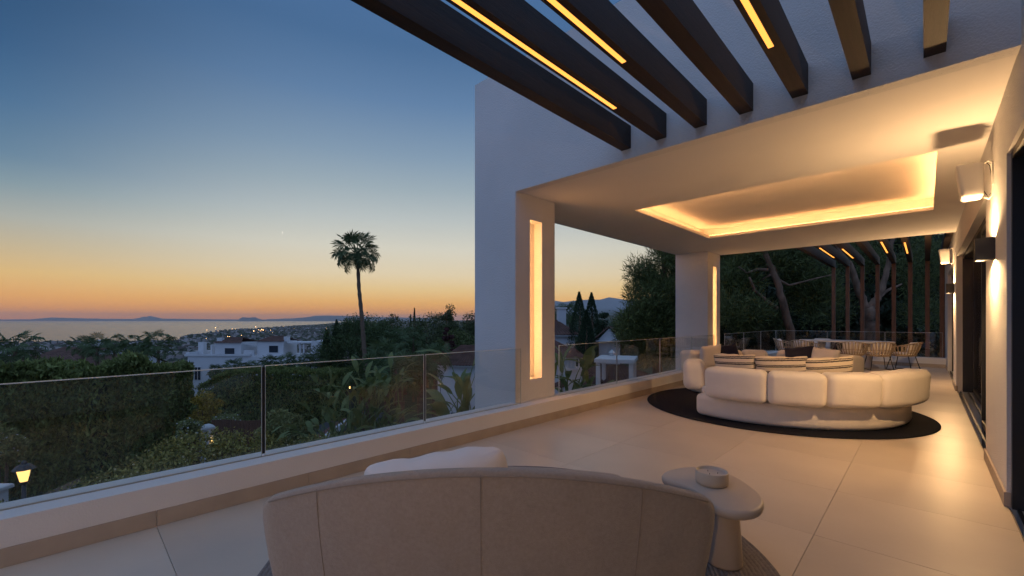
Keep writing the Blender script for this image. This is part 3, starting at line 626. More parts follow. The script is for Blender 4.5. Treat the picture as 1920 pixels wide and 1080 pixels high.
F = [(i*n+j, i*n+n+j, i*n+n+j+1, i*n+j+1) for i in range(len(ths2)-1) for j in range(n-1)]
tag(link('sea', mesh_np('sea', V, F, sm)), kind='structure')
def ridge(name, label, pts, depth, thick, mt=None):      # pts: (px, py of the skyline); a hill with real front and rear slopes
    P = []; xs = np.linspace(pts[0][0], pts[-1][0], 160); ys = np.interp(xs, [p[0] for p in pts], [p[1] for p in pts])
    rg = np.random.default_rng(5); nz_ = np.convolve(rg.normal(0, 1, 220), np.ones(5)/5, 'same')[:160]
    V = []; prof = [(-1, 0), (-.6, .42), (-.28, .78), (0, 1), (.35, .7), (.7, .3), (1, 0)]
    for k, (px, py) in enumerate(zip(xs, ys)):
        top = at(px, py+.25*nz_[k]*(abs(py-600) > 2), depth); h = max(top.z+115, 2)
        for t, f in prof:
            d = depth+thick*t; x, y = dirs(px); V.append((x*d, y*d, -115+h*(f*(1+.06*math.sin(k*.9+t*9)) if 0 < f < 1 else f)))
    n = len(prof); F = [(i*n+j, i*n+n+j, i*n+n+j+1, i*n+j+1) for i in range(159) for j in range(n-1)]
    o = link(name, mesh_np(name, V, F, mt or M['hill'], True)); tag(o, kind='structure'); return o
ridge('hills', '', [(-60, 599.3), (60, 598.6), (95, 595.5), (160, 597), (250, 598), (262, 596), (268, 593.6), (275, 594.4), (281, 592.2), (292, 594.6), (303, 597.5), (420, 598.8), (560, 599.3), (640, 599.8)], 52000, 3000)
ridge('hills', '', [(444, 601), (449, 597.6), (454, 595), (462, 595.2), (470, 595.5), (479, 594.8), (484, 597), (492, 599.4), (500, 601)], 42000, 1200)
ridge('hills', '', [(500, 598.5), (548, 597), (570, 595.5), (590, 592.5), (615, 591.5), (650, 592.5), (690, 594), (740, 595), (820, 596)], 46000, 3000)
# town and woods on the coastal plain
rg = np.random.default_rng(3)
def scatter(n, r0, r1, t0, t1, pw=1.0):
    r = np.exp(np.log(r0)+(np.log(r1)-np.log(r0))*rg.random(n)**pw); t = t0+(t1-t0)*rg.random(n); x, y = -np.sin(t)*r, np.cos(t)*r; z = gz_np(x, y); k = z > -111; return x[k], y[k], z[k], r[k]
def boxes(x, y, z, w, d, h, rot):
    n = len(x); c, s = np.cos(rot), np.sin(rot); V = np.zeros((n, 8, 3), np.float32); k = 0
    for zz in (-6, 1):
        for sx, sy in ((-1, -1), (1, -1), (1, 1), (-1, 1)):
            lx, ly = sx*w/2, sy*d/2; V[:, k, 0] = x+lx*c-ly*s; V[:, k, 1] = y+lx*s+ly*c; V[:, k, 2] = z+(h if zz == 1 else -6); k += 1
    Fb = np.array([(4, 5, 6, 7), (0, 1, 5, 4), (1, 2, 6, 5), (2, 3, 7, 6), (3, 0, 4, 7)]); F = (Fb[None]+(np.arange(n)*8)[:, None, None]).reshape(-1, 4); return V.reshape(-1, 3), F
x, y, z, r = scatter(3800, 700, 9000, R(58), R(97), .75); n = len(x)
tag(link('distant_town', mesh_np('distant_town', *boxes(x, y, z, rg.uniform(8, 18, n), rg.uniform(8, 14, n), rg.uniform(4, 10, n)*(1+(rg.random(n) < .06)*1.2), rg.uniform(0, 3, n)), M['town'])), 'pale houses of the coastal town spread along the shore', 'town', kind='stuff')
x, y, z, r = scatter(1500, 420, 7000, R(58), R(97), .75); n = len(x)
tag(link('distant_roofs', mesh_np('distant_roofs', *boxes(x, y, z, rg.uniform(9, 20, n), rg.uniform(9, 18, n), rg.uniform(5, 11, n), rg.uniform(0, 3, n)), M['town_dark'])), 'brown roofs of the coastal town among trees', 'town', kind='stuff')
def lumps(x, y, z, sx, sz):
    n = len(x); ic = np.array([(0, 0, 1), (.9, 0, .35), (.28, .85, .4), (-.72, .53, .3), (-.72, -.53, .4), (.28, -.85, .3), (.8, .5, -.5), (-.3, .9, -.5), (-.95, 0, -.5), (-.3, -.9, -.5), (.8, -.5, -.5)])
    Fi = np.array([(0, 1, 2), (0, 2, 3), (0, 3, 4), (0, 4, 5), (0, 5, 1), (1, 6, 2), (2, 6, 7), (2, 7, 3), (3, 7, 8), (3, 8, 4), (4, 8, 9), (4, 9, 5), (5, 9, 10), (5, 10, 1), (1, 10, 6)])
    V = ic[None]*np.stack([sx, sx, sz], -1)[:, None, :]*rg.uniform(.75, 1.25, (n, len(ic), 1))+np.stack([x, y, z+sz*.5], -1)[:, None, :]
    return V.reshape(-1, 3), (Fi[None]+(np.arange(n)*len(ic))[:, None, None]).reshape(-1, 3)
x, y, z, r = scatter(14500, 130, 9000, R(54), R(98), .8); n = len(x); s_ = rg.uniform(3, 7, n)*np.clip(r/450, .45, 1.6)
tag(link('distant_wood', mesh_np('distant_wood', *lumps(x, y, z, s_, s_*.75), M['wood_far'])), 'dark belt of trees covering the slope down to the coast', 'wood', kind='stuff')
x, y, z, r = scatter(9000, 140, 9000, R(-40), R(54), .7); n = len(x); s_ = rg.uniform(3, 7, n)*np.clip(r/450, .45, 3)
tag(link('inland_wood', mesh_np('inland_wood', *lumps(x, y, z, s_, s_*.75), M['wood_far'])), 'dark wood on the slopes below the blue mountains', 'wood', kind='stuff')
V = []; F = []
mb = MB()
for k in range(64):
    px = random.gauss(492, 9) if k < 22 else random.uniform(380, 660); py = random.uniform(618, 624) if k < 22 else random.uniform(612, 636)
    d = 106*FPX/(py-HZ)*.97; p = at(px, py, d); w = d/FPX*(.55 if k < 22 else .35); mb.box(p.x-w, p.x+w, p.y-w, p.y+w, p.z-w, p.z+w)
tag(mb.build('town_lights', M['town_light']), 'warm lit windows and street lights scattered in the coastal town', 'lights', kind='stuff')
hb = thing('harbour_pier', 'dark harbour pier jutting into the bay below the town', 'pier', at(365, 626, 2900)); hb.location.z = -112
for k in range(7):
    p = at(348+6*k, 626, 3000)-hb.location; MB().box(p.x-16, p.x+16, p.y-14, p.y+14, -1, 4+(k % 3)).build('pier_block', M['town_dark'], hb).location.z = 0
mo = MB(); c_ = at(528, 436, 60000); rr = 190
for k in range(13):
    g = -math.pi*.5+math.pi*k/12; o1 = Vector((math.cos(g), 0, math.sin(g))); 
    for q in (1.0, .62): mo.V.append(tuple((U*(o1.x*q)+Vector((0, 0, o1.z)))*rr)); 
    mo.V.append(tuple((U*(o1.x*.81)+Vv*.3*o1.x+Vector((0, 0, o1.z)))*rr))
for k in range(12): mo.F += [(3*k, 3*k+3, 3*k+4, 3*k+1), (3*k, 3*k+2, 3*k+5, 3*k+3), (3*k+1, 3*k+4, 3*k+5, 3*k+2)]
tag(mo.build('moon', emit('moonlight', (1, .93, .8), .8), None, False, c_), 'thin crescent moon low in the dusk sky', 'moon')
# ------------------------------------------------------------------ vegetation tools
def unit(n, bias=(0, 0, 0)):
    d = RNG.normal(0, 1, (n, 3))+np.array(bias); return d/np.linalg.norm(d, axis=1, keepdims=True)
def leaves(P, size, aspect=.45, bias=(0, 0, .3), D=None, tri=False):
    P = np.asarray(P); n = len(P); d = unit(n, bias) if D is None else D; s = unit(n); s = np.cross(d, s); s /= np.linalg.norm(s, axis=1, keepdims=True)+1e-9
    L_ = size*RNG.uniform(.6, 1.35, (n, 1)); w = L_*aspect*.5; up = np.cross(s, d)*L_*.12
    if tri:
        V = np.stack([P-s*w, P+s*w, P+d*L_], 1).reshape(-1, 3); return V, np.arange(n*3).reshape(n, 3)
    V = np.stack([P-d*L_*.45, P+s*w+up, P+d*L_*.55, P-s*w+up], 1).reshape(-1, 3); return V, np.arange(n*4).reshape(n, 4)
def crown_points(n, clumps, cr, r=(1, 1, 1), shell=.55):
    d = unit(clumps); rad = (shell+(1-shell)*RNG.random((clumps, 1))); c = d*rad*np.array(r); k = RNG.integers(0, clumps, n)
    o = unit(n)*np.cbrt(RNG.random((n, 1)))*cr*RNG.uniform(.6, 1.25, (clumps, 1))[k]; return c[k]+o*np.array([1, 1, .75]), c
def tree(name, label, cat, px, ytop, depth, wid, mt, n=7000, size=.3, crown=.7, clumps=60, shape='round', group=None, px_w=True, base=None, bark='pine_bark', shell=.5, zscale=1, trunk_r=None):
    p = at(px, ytop, depth); x, y = p.x, p.y; zb = gz(x, y) if base is None else base; zt = p.z; h = zt-zb; w = wid*depth/FPX/2
    t = thing(name, label, cat, (x, y, zb), random.uniform(0, 6), group); ch = h*crown
    tr = trunk_r or max(.12, h*.022)
    lean = random.uniform(-.03, .03)*h
    tm = MB().tube([(0, 0, -.3), (lean*.3, 0, h*.3), (lean*.7, lean*.4, h*.6), (lean, lean*.5, h*.88)], [tr*1.3, tr, tr*.7, tr*.2], 8)
    if shape == 'spire':
        k = RNG.random(n)**.75; rad = w*np.where(k < .12, k/.12*.75+.25, (1-((k-.12)/.88)**2.2)*.97+.03)*RNG.uniform(.72, 1.08, n); g = RNG.random(n)*2*np.pi
        P = np.stack([rad*np.cos(g), rad*np.sin(g), h*(1-crown)+ch*k], 1); D = np.stack([np.cos(g)*.45, np.sin(g)*.45, np.ones(n)], 1)+RNG.normal(0, .25, (n, 3)); D /= np.linalg.norm(D, axis=1, keepdims=True)
        V, F = leaves(P, size, .4, D=D)
    else:
        P, c = crown_points(n, clumps, w*.34, (w*.8, w*.8, ch*.42*zscale), shell); P[:, 2] += h-ch*.45
        for q in c[:7]:
            e = Vector((q[0], q[1], q[2]+h-ch*.5)); st = Vector((lean*.6, 0, h*random.uniform(.35, .6))); tm.tube([st, st.lerp(e, .5)+Vector((0, 0, -.04*h)), e], [tr*.45, tr*.3, tr*.1], 6)
        V, F = leaves(P, size)
    tm.build('trunk', M[bark], t, True); link('crown', mesh_np('crown', V, F, M[mt]), t); return t
# palm fronds
def fan_frond(nb, fan, pet, droop, seed, tilt=0):
    rg = np.random.default_rng(seed); mb = MB(); mb.tube([(0, 0, 0), (pet*.5, 0, .04*pet), (pet, 0, 0)], [.022, .016, .012], 5)
    for k in range(nb):
        a = R(-125+250*k/(nb-1)); L_ = fan*(.72+.28*math.cos(a*.6))*rg.uniform(.9, 1.08); dx, dy = math.cos(a), math.sin(a); w = .034*fan+.008; z0 = .0
        sx, sy = -dy*w, dx*w; f = .55; dz = -droop*rg.uniform(.5, 1.3)
        fold = .03*(1 if k % 2 else -1)*fan
        V = [(pet, 0, z0), (pet+dx*L_*f+sx, dy*L_*f+sy, z0+fold-.02), (pet+dx*L_*f-sx, dy*L_*f-sy, z0-fold-.02), (pet+dx*L_*(1-.25*droop), dy*L_*(1-.25*droop), z0+dz*L_*.45)]
        ct, st_ = math.cos(R(tilt)), math.sin(R(tilt)); V = [(pet+(x-pet)*ct+z*st_, y, -(x-pet)*st_+z*ct) for x, y, z in V]
        mb.add(V, [(0, 1, 2), (1, 3, 2)])
    return mb.mesh('frond', M['palm'])
FR = [fan_frond(18, .60, .86, .35, 1, 8), fan_frond(18, .58, .80, .8, 2, 42), fan_frond(18, .60, .84, .5, 3, 30)]
def palm(label, px, py, depth, sc, trunk_pts=None, nfr=30, base=None, group='fan palms', tr=.16):
    c = at(px, py, depth)
    if trunk_pts: P = [at(a, b, depth) for a, b in trunk_pts]
    else: P = [Vector((c.x, c.y, gz(c.x, c.y) if base is None else base)), Vector((c.x, c.y, c.z-.15))]
    t = thing('fan_palm', label, 'palm', P[0], 0, group); q = [p-P[0] for p in P]; n = len(q)
    Q = []
    for k in range(n-1):
        for s in range(10): Q.append(q[k].lerp(q[k+1], s/10))
    Q.append(q[-1]); m = len(Q)
    MB().tube(Q, [tr*(1.25-.5*k/m)*(1+.10*((k*7) % 3-1)) for k in range(m)], 10).build('trunk', M['bark'], t, True)
    top = q[-1]
    for k in range(nfr):
        u = (k+.5)/nfr; el = math.degrees(math.asin(.985-1.60*u))+random.uniform(-8, 8); az = k*2.39996+random.uniform(-.25, .25)
        link('frond', FR[0 if el > 20 else 1 if el < -10 else 2] if random.random() > .25 else FR[1], t, top+Vector((0, 0, random.uniform(-.12, .05)*sc)), (random.uniform(-.75, .75), R(-el), az), (sc*random.uniform(.85, 1.1),)*3)
    return t
def paddle(seed, L_=1.0, w=.24, pet=1.3, arch=.35):
    mb = MB(); mb.tube([(0, 0, 0), (.10*pet, 0, pet*.5), (.28*pet, 0, pet*.95)], [.028, .02, .014], 6); x0, z0 = .28*pet, pet*.95
    def fn(u, v):
        s = v*2-1; W_ = w*math.sin(math.pi*min(1, u*.93+.06))**.62; tt = u*L_; x = x0+tt*(.35+.5*u*arch*1.6); z = z0+tt*(.92-.75*arch*u)
        return (x+abs(s)*.02, s*W_, z+abs(s)*W_*.35*(1 if u < .8 else .5)+.012*math.sin(u*26+seed)*abs(s))
    mb.grid(fn, 9, 4); return mb.mesh('leaf', M['banana'], True)
PD = [paddle(1, 1.1, .15), paddle(2, 1.3, .16, 1.5, .7), paddle(3, 1.0, .13, 1.1, .15)]
def strelitzia(label, px, py, depth, n, spread, sc=1.0, base_drop=2.2, ry=1.0):
    c = at(px, py, depth); t = thing('strelitzia', label, 'plant', (c.x, c.y, c.z-base_drop), 0, 'big paddle-leaved plants below the terrace')
    for k in range(n):
        g = random.uniform(0, 6.28); r = spread*math.sqrt(random.random()); dz = random.uniform(-.7, .45)*ry
        link('leaf', PD[k % 3], t, (r*math.cos(g)*CY-r*.6*math.sin(g)*SY, r*math.cos(g)*SY+r*.6*math.sin(g)*CY, max(0, base_drop-1.9*sc+dz)), (random.uniform(-.35, .35), random.uniform(-.3, .45), random.uniform(0, 6.28)), (sc*random.uniform(.75, 1.15),)*3)
    MB().tube([(0, 0, -2.5), (0, 0, max(.3, base_drop-1.7*sc))], [.22, .12], 8).build('stem', M['bark'], t)
    return t
# ------------------------------------------------------------------ hedges and shrubs
def hedge(name, label, path, width, n, size, mt, core=True, cat='hedge', flowers=0, noise=.35):
    # path: (px, ytop, depth); a run of dense foliage from the ground to the top line
    P = [at(a, b, d) for a, b, d in path]; t = thing(name, label, cat, (P[0].x, P[0].y, gz(P[0].x, P[0].y))); o = Vector(t.location)
    seg = np.array([[p.x, p.y, p.z] for p in P]); ln = np.concatenate([[0], np.cumsum(np.linalg.norm(np.diff(seg[:, :2], axis=0), axis=1))])
    def pos(s): return np.stack([np.interp(s, ln, seg[:, k]) for k in range(3)], -1)
    e = .01; s = RNG.random(n)*ln[-1]; c = pos(s); tg = pos(np.clip(s+.2, 0, ln[-1]))-pos(np.clip(s-.2, 0, ln[-1])); tg /= np.linalg.norm(tg[:, :2], axis=1, keepdims=True)+1e-9
    nr = np.stack([-tg[:, 1], tg[:, 0]], -1); g = gz_np(c[:, 0], c[:, 1]); a = RNG.random(n); H_ = c[:, 2]-g
    bump = noise*(np.sin(s*2.1+1)*.5+np.sin(s*4.7)*.3+np.sin(s*9.3+a*5)*.25)
    top = RNG.random(n) < .3; side = np.where(RNG.random(n) < .72, 1, -1)
    vv = np.where(top, 1-.06*RNG.random(n), a); off = np.where(top, RNG.uniform(-1, 1, n), side*(1-.18*RNG.random(n)**2))*(width/2)*(1-.28*np.maximum(vv-.75, 0)/.25*(~top))
    off = off+bump*.35*np.sign(off)
    sg = -1  # nr sign towards the viewer
    dots = -(nr[:, 0]*c[:, 0]+nr[:, 1]*c[:, 1]); sg = np.sign(dots); 
    Q = np.stack([c[:, 0]+nr[:, 0]*off*sg-o.x, c[:, 1]+nr[:, 1]*off*sg-o.y, g+vv*H_+bump*.5*vv-o.z+RNG.normal(0, .05, n)], 1)
    V, F = leaves(Q, size, .42 if flowers else .3, (0, 0, .8 if flowers else 1.6)); link('foliage', mesh_np('foliage', V, F, M[mt]), t)
    if core:
        ss = np.linspace(0, ln[-1], 26); cc = pos(ss); mb = MB()
        tg2 = np.gradient(cc, axis=0); tg2 /= np.linalg.norm(tg2[:, :2], axis=1, keepdims=True)+1e-9; n2 = np.stack([-tg2[:, 1], tg2[:, 0]], -1)
        V = []; prof = [(-.8, 0), (-.85, .6), (-.6, .9), (0, .95), (.6, .9), (.85, .6), (.8, 0)]
        for k in range(26):
            gg = gz(cc[k, 0], cc[k, 1])
            for u, v in prof: V.append((cc[k, 0]+n2[k, 0]*u*width/2*.9-o.x, cc[k, 1]+n2[k, 1]*u*width/2*.9-o.y, gg-.2+(cc[k, 2]-gg)*v*.96-o.z))
        m_ = len(prof); F = [(i*m_+j, i*m_+m_+j, i*m_+m_+j+1, i*m_+j+1) for i in range(25) for j in range(m_-1)]
        mb.add(V, F); mb.F += [tuple(range(m_)), tuple(25*m_+k for k in range(m_))]; mb.build('branch_core', M['wood_far'], t, True)
    if flowers:
        k = RNG.integers(0, n, flowers); V, F = leaves(Q[k]+np.array([0, 0, size*.3]), size*.45, .9, (0, 0, 1)); link('blossom', mesh_np('blossom', V, F, M['flower']), t)
    return t
hedge('cypress_hedge', 'tall dark clipped conifer hedge behind the street lamp', [(-260, 700, 17), (-60, 690, 20), (40, 684, 22), (110, 688, 22.5), (190, 690, 23), (250, 672, 24), (300, 684, 25), (352, 688, 26)], 2.6, 60000, .36, 'hedge', noise=.75)
hedge('cypress_hedge', 'dark hedge below the white villa, behind the gate', [(392, 722, 46), (430, 696, 46), (500, 690, 46), (590, 694, 46), (660, 692, 46)], 4, 22000, .34, 'hedge')
hedge('evergreen_screen', 'tall dark evergreen screen behind everything at the far end', [(1300, 470, 44), (1400, 440, 46), (1500, 420, 46), (1620, 400, 46), (1740, 400, 46), (1850, 400, 46)], 5, 26000, .6, 'evergreen')
hedge('lantana_hedge', 'loose yellow-green hedge with pale flower tips just below the glass', [(-140, 1010, 6.6), (80, 975, 7.4), (190, 905, 8.0), (300, 862, 8.6), (390, 822, 9.2), (470, 826, 9.6), (560, 838, 9.8), (640, 850, 10)], 2.2, 30000, .085, 'hedge2', flowers=1100, noise=.25)
def shrub(label, px, ytop, depth, wid, hgt, mt, n=9000, size=.09, name='shrub', flowers=0, group=None, fm='flower'):
    p = at(px, ytop, depth); w = wid*depth/FPX/2; h = hgt*depth/FPX; zb = p.z-h; t = thing(name, label, 'shrub', (p.x, p.y, zb), 0, group)
    P, c = crown_points(n, 46, w*.36, (w*.78, w*.78, h*.36), .6); P[:, 2] += h*.52; V, F = leaves(P, size); link('foliage', mesh_np('foliage', V, F, M[mt]), t)
    m = MB()
    for k in range(5): m.tube([(0, 0, min(0, gz(p.x, p.y)-zb)), tuple(Vector(c[k])*.5+Vector((0, 0, h*.4)))], [.05, .02], 6)
    m.build('stem', M['bark'], t)
    if flowers:
        k = RNG.integers(0, n, flowers); V, F = leaves(P[k]*1.03, size*.6, 1.0); link('blossom', mesh_np('blossom', V, F, M[fm]), t)
    return t
shrub('rounded leafy shrub beyond the glass, left of the paddle-leaved plants', 538, 768, 12.5, 112, 100, 'shrub', 16000, .10)
M['white_flower'] = mat('white_blossom', (.7, .7, .72), .8)
shrub('white flowering bush beside the white gate pillar', 355, 778, 19.5, 46, 60, 'shrub', 2500, .12, 'flowering_bush', 170, None, 'white_flower')
shrub('small white flowering bush behind the wooden gate', 425, 778, 24, 60, 22, 'shrub', 2000, .14, 'flowering_bush', 120, None, 'white_flower')
shrub('pale leafy bush at the far left edge, before the tall hedge', 4, 785, 15, 70, 110, 'shrub', 3500, .12, 'flowering_bush', 60, None, 'white_flower')
shrub('low green bush between the round shrub and the paddle-leaved plants', 640, 815, 10.5, 120, 60, 'shrub', 7000, .09)
shrub('green bush at the foot of the paddle-leaved plants by the glass', 740, 800, 11.5, 110, 60, 'shrub', 6000, .10)
tree('golden_tree', 'small golden-leaved tree lit by the gate light', 'tree', 384, 736, 24, 62, 'gold', 2600, .16, .55, 30, trunk_r=.07)
# ------------------------------------------------------------------ palms
palm('tall slender fan palm standing against the orange sky', 672, 472, 32, 1.50, [(700, 800), (691, 735), (684, 672), (679, 600), (673, 540), (670, 475)], 48, tr=.155)
palm('large fan palm at the left edge, above the tall hedge', 28, 652, 30, 1.45, None, 26)
for k, (px, py, d, s, lab) in enumerate([(155, 648, 52, 1.25, 'leftmost palm of the row before the tiled roofs'), (182, 650, 48, 1.35, 'palm with visible trunk, second from left in the row before the roofs'), (214, 645, 55, 1.2, 'third palm from the left in the row before the roofs'),
        (254, 646, 50, 1.5, 'fourth palm from the left in the row, bushy and full'), (297, 645, 50, 1.5, 'rightmost palm of the row, nearest the white villa')]): palm(lab, px, py, d, s*1.12, None, 22)
for px, py, d, s, lab in [(725, 668, 24, 1.1, 'fan palm with a wide crown just above the glass edge, right of the tall palm'), (752, 700, 19, 1.0, 'young fan palm behind the glass with a straight grey trunk'), (690, 700, 22, 1.05, 'spiky fan palm at the foot of the tall palm'),
        (788, 690, 20, .9, 'slim fan palm by the second glass joint'), (815, 668, 22, .8, 'slim fan palm standing over the light path'), (742, 640, 60, 1.9, 'bright green fan palm before the dark pine mass'), (775, 630, 64, 1.9, 'pale green fan palm beside the purple-leaved tree')]: palm(lab, px, py, d, s, None, 26)
palm('small far palm between the pillar and the tiled roof', 1046, 590, 70, 1.6, None, 24); palm('small far palm left of the twin cypresses', 1068, 588, 70, 1.9, None, 24)
strelitzia('big paddle-leaved clump beyond the glass, left of the palm trunks', 680, 728, 12, 150, 1.3, .52, 2.6, 1.9)
strelitzia('paddle-leaved plant beside the round shrub', 625, 785, 11, 30, .5, .5, 2.0)
strelitzia('paddle-leaved plant against the outer face of the near pillar', 866, 700, 10.5, 34, .45, .72, 2.4, 1.3)
strelitzia('paddle-leaved plant framed by the two pillars', 1072, 695, 10.5, 44, .55, .55, 2.4, 1.3)
# ------------------------------------------------------------------ trees
for px, y, w, lab in ((612, 618, 30, 'shorter thin cypress of the pair beside the umbrella pine'), (631, 600, 30, 'taller thin cypress of the pair beside the umbrella pine')): tree('cypress_tree', lab, 'tree', px, y, 60, w, 'cypress', 5000, .28, .97, shape='spire', group='slender cypresses')
tree('umbrella_pine', 'broad dark umbrella pine behind the tall palm', 'tree', 676, 601, 62, 170, 'umbrella', 42000, .27, .9, 190, group='background trees', shell=.82)
for px, y, d, w, lab, mt in ((735, 590, 80, 90, 'dark round tree right of the tall palm, in the skyline', 'tree'), (800, 588, 85, 95, 'broad dark tree in the middle of the skyline trees', 'tree'), (838, 570, 90, 54, 'tallest airy tree of the skyline, left of the pillar', 'tree'),
        (876, 582, 88, 70, 'dark tree in the skyline touching the pillar', 'tree'), (760, 612, 75, 120, 'low broad tree under the skyline trees', 'tree'), (858, 618, 78, 100, 'dense low tree beside the pillar', 'pine'), (700, 600, 78, 70, 'small round tree just right of the palm trunk', 'pine')):
    tree('skyline_tree', lab, 'tree', px, y, d, w, mt, 6500, .42, .8, 55, group='background trees')
for px, y, lab in ((770, 590, 'thin far cypress spire in the skyline, shorter'), (777, 578, 'thin far cypress spire standing tallest of the skyline')): tree('cypress_tree', lab, 'tree', px, y, 95, 8, 'cypress', 1800, .4, .97, shape='spire', group='slender cypresses')
tree('purple_plum_tree', 'purple-leaved tree before the skyline trees', 'tree', 840, 606, 58, 30, 'purple', 2600, .3, .8, 24)
for k, (px, y, sc_) in enumerate(((405, 696, 1.0), (440, 688, 1.15), (472, 688, 1.0), (505, 680, 1.2), (540, 678, 1.2), (572, 678, 1.1), (600, 674, 1.2))):
    palm(['leftmost spiky low palm before the white villa', 'second spiky low palm from the left before the villa', 'third spiky low palm before the villa', 'middle spiky low palm of the row before the villa', 'fifth spiky low palm from the left before the villa', 'sixth spiky low palm before the villa', 'rightmost spiky low palm next to the thin cypresses'][k], px, y, 58, sc_, None, 40, None, 'low palms before the white villa')
for px, y, d, w, lab in ((1086, 548, 40, 58, 'left one of the twin cypresses framed between the pillars'), (1109, 549, 41, 58, 'right one of the twin cypresses framed between the pillars'), (1099, 582, 36, 60, 'shorter broad cypress before the twin cypresses')):
    tree('cypress_tree', lab, 'tree', px, y, d, w, 'cypress', 8000, .17, .97, shape='spire', group='garden cypresses')
tree('dark_tree', 'dark leafy tree right of the twin cypresses', 'tree', 1130, 572, 45, 48, 'cypress', 5000, .24, .85, 36)
tree('dark_tree', 'low dark tree behind the gabled roof between the pillars', 'tree', 1160, 590, 50, 60, 'tree', 5000, .28, .85, 36)
tree('dark_tree', 'low dark tree behind the roofs at the left of the opening', 'tree', 1040, 600, 60, 70, 'tree', 4000, .3, .85, 36)
def needle_tree(name, label, base, limbs, tufts, n_per, size, tuft_r, mt='pine', group=None):
    t = thing(name, label, 'tree', base, 0, group); tm = MB(); B = Vector(base)
    for P, r0, r1 in limbs:
        Q = [Vector(p)-B for p in P]; S = []
        for k in range(len(Q)-1):
            for s in range(5): S.append(Q[k].lerp(Q[k+1], s/5)+Vector((random.gauss(0, 1), random.gauss(0, 1), 0))*r1*.3)
        S.append(Q[-1]); m = len(S); tm.tube(S, [r0+(r1-r0)*k/(m-1) for k in range(m)], 9)
    tm.build('trunk', M['pine_bark'], t, True)
    c = np.asarray(tufts)-np.array(base); k = np.repeat(np.arange(len(c)), n_per); n = len(k); o = unit(n); P = c[k]+o*tuft_r*RNG.random((n, 1))**.6; D = o*.8+unit(n)*.6+np.array([0, 0, .3]); D /= np.linalg.norm(D, axis=1, keepdims=True)
    V, F = leaves(P, size, .13, D=D, tri=True); link('needles', mesh_np('needles', V, F, M[mt]), t); return t
def blob_tufts(n, boxes_):
    out = []
    for _ in range(n):
        px0, px1, y0, y1, d0, d1 = random.choices(boxes_, [(b[1]-b[0])*(b[3]-b[2]) for b in boxes_])[0]; d = random.uniform(d0, d1)
        g = random.uniform(0, 6.28); r = math.sqrt(random.random()); out.append(tuple(at((px0+px1)/2+(px1-px0)/2*r*math.cos(g), (y0+y1)/2+(y1-y0)/2*r*math.sin(g), d)))
    return out
# big pine between the pillars
p0 = at(1235, 660, 24); p0.z = gz(p0.x, p0.y)
br = [([p0, at(1232, 640, 24), at(1236, 560, 24), at(1250, 470, 24), at(1262, 400, 24)], .32, .08)]
for a in ((1190, 560), (1180, 600), (1205, 510), (1280, 500), (1285, 560), (1300, 600), (1215, 620)): br.append(([at(1236, 610-(640-a[1])*.3, 24), at((1236+a[0])/2, a[1]+16, 24), at(a[0], a[1], 24+random.uniform(-1.5, 1.5))], .10, .03))
needle_tree('pine_tree', 'big dark pine beside the far pillar, against the pale sky', p0, br, blob_tufts(900, [(1215, 1330, 560, 650, 23, 26), (1172, 1330, 560, 640, 22, 26), (1182, 1330, 520, 600, 22, 26), (1205, 1335, 470, 560, 22.5, 26), (1225, 1335, 400, 500, 23, 25.5), (1160, 1230, 585, 650, 22, 25), (1180, 1225, 490, 545, 23.5, 25), (1190, 1300, 630, 680, 22, 26)]), 90, .30, .6)
# pines at the far end
def on_g(px, d): p = at(px, 600, d); p.z = gz(p.x, p.y); return p
D1 = 19.0
b1 = on_g(1492, D1)
needle_tree('pine_tree', 'leaning pine with a forked reddish trunk left of the far pergola', b1,
    [([b1, at(1481, 618, D1), at(1466, 560, D1), at(1450, 508, D1), at(1437, 480, D1), at(1420, 450, D1), at(1400, 400, D1)], .19, .07), ([at(1476, 610, D1), at(1470, 575, D1+.3), at(1460, 530, D1+.5), at(1455, 500, D1+.6)], .13, .05), ([at(1456, 578, D1), at(1435, 563, D1-.2), at(1415, 545, D1-.4), at(1405, 520, D1-.6)], .10, .04),
     ([at(1440, 506, D1), at(1420, 505, D1), at(1400, 512, D1), at(1385, 500, D1)], .08, .03), ([at(1445, 515, D1), at(1420, 530, D1+.4), at(1395, 532, D1+.6)], .05, .02), ([at(1450, 520, D1), at(1480, 535, D1), at(1530, 522, D1), at(1560, 515, D1)], .06, .02)],
    blob_tufts(560, [(1345, 1440, 560, 605, D1-1, D1+1.5), (1345, 1420, 500, 560, D1, D1+2), (1400, 1530, 440, 500, D1, D1+2.5), (1480, 1560, 500, 580, D1+.4, D1+2), (1345, 1400, 450, 500, D1+1, D1+2), (1380, 1470, 590, 620, D1+1, D1+3)]), 64, .28, .55)
D2 = 20.5; b2 = on_g(1632, D2)
needle_tree('pine_tree', 'thick forked pine trunk standing behind the far pergola posts', b2,
    [([b2, at(1628, 620, D2), at(1626, 578, D2)], .34, .27), ([at(1626, 580, D2), at(1608, 545, D2), at(1596, 500, D2), at(1572, 470, D2), at(1550, 430, D2)], .18, .07), ([at(1626, 580, D2), at(1645, 560, D2), at(1660, 525, D2), at(1668, 480, D2), at(1680, 420, D2)], .18, .07), ([at(1640, 565, D2), at(1662, 545, D2+.3), at(1690, 533, D2+.6)], .10, .04)],
    blob_tufts(250, [(1560, 1680, 440, 520, D2+1, D2+3), (1680, 1790, 440, 560, D2+1, D2+3), (1500, 1600, 540, 610, D2+2, D2+4), (1690, 1780, 560, 620, D2+2, D2+4)]), 60, .24, .55)
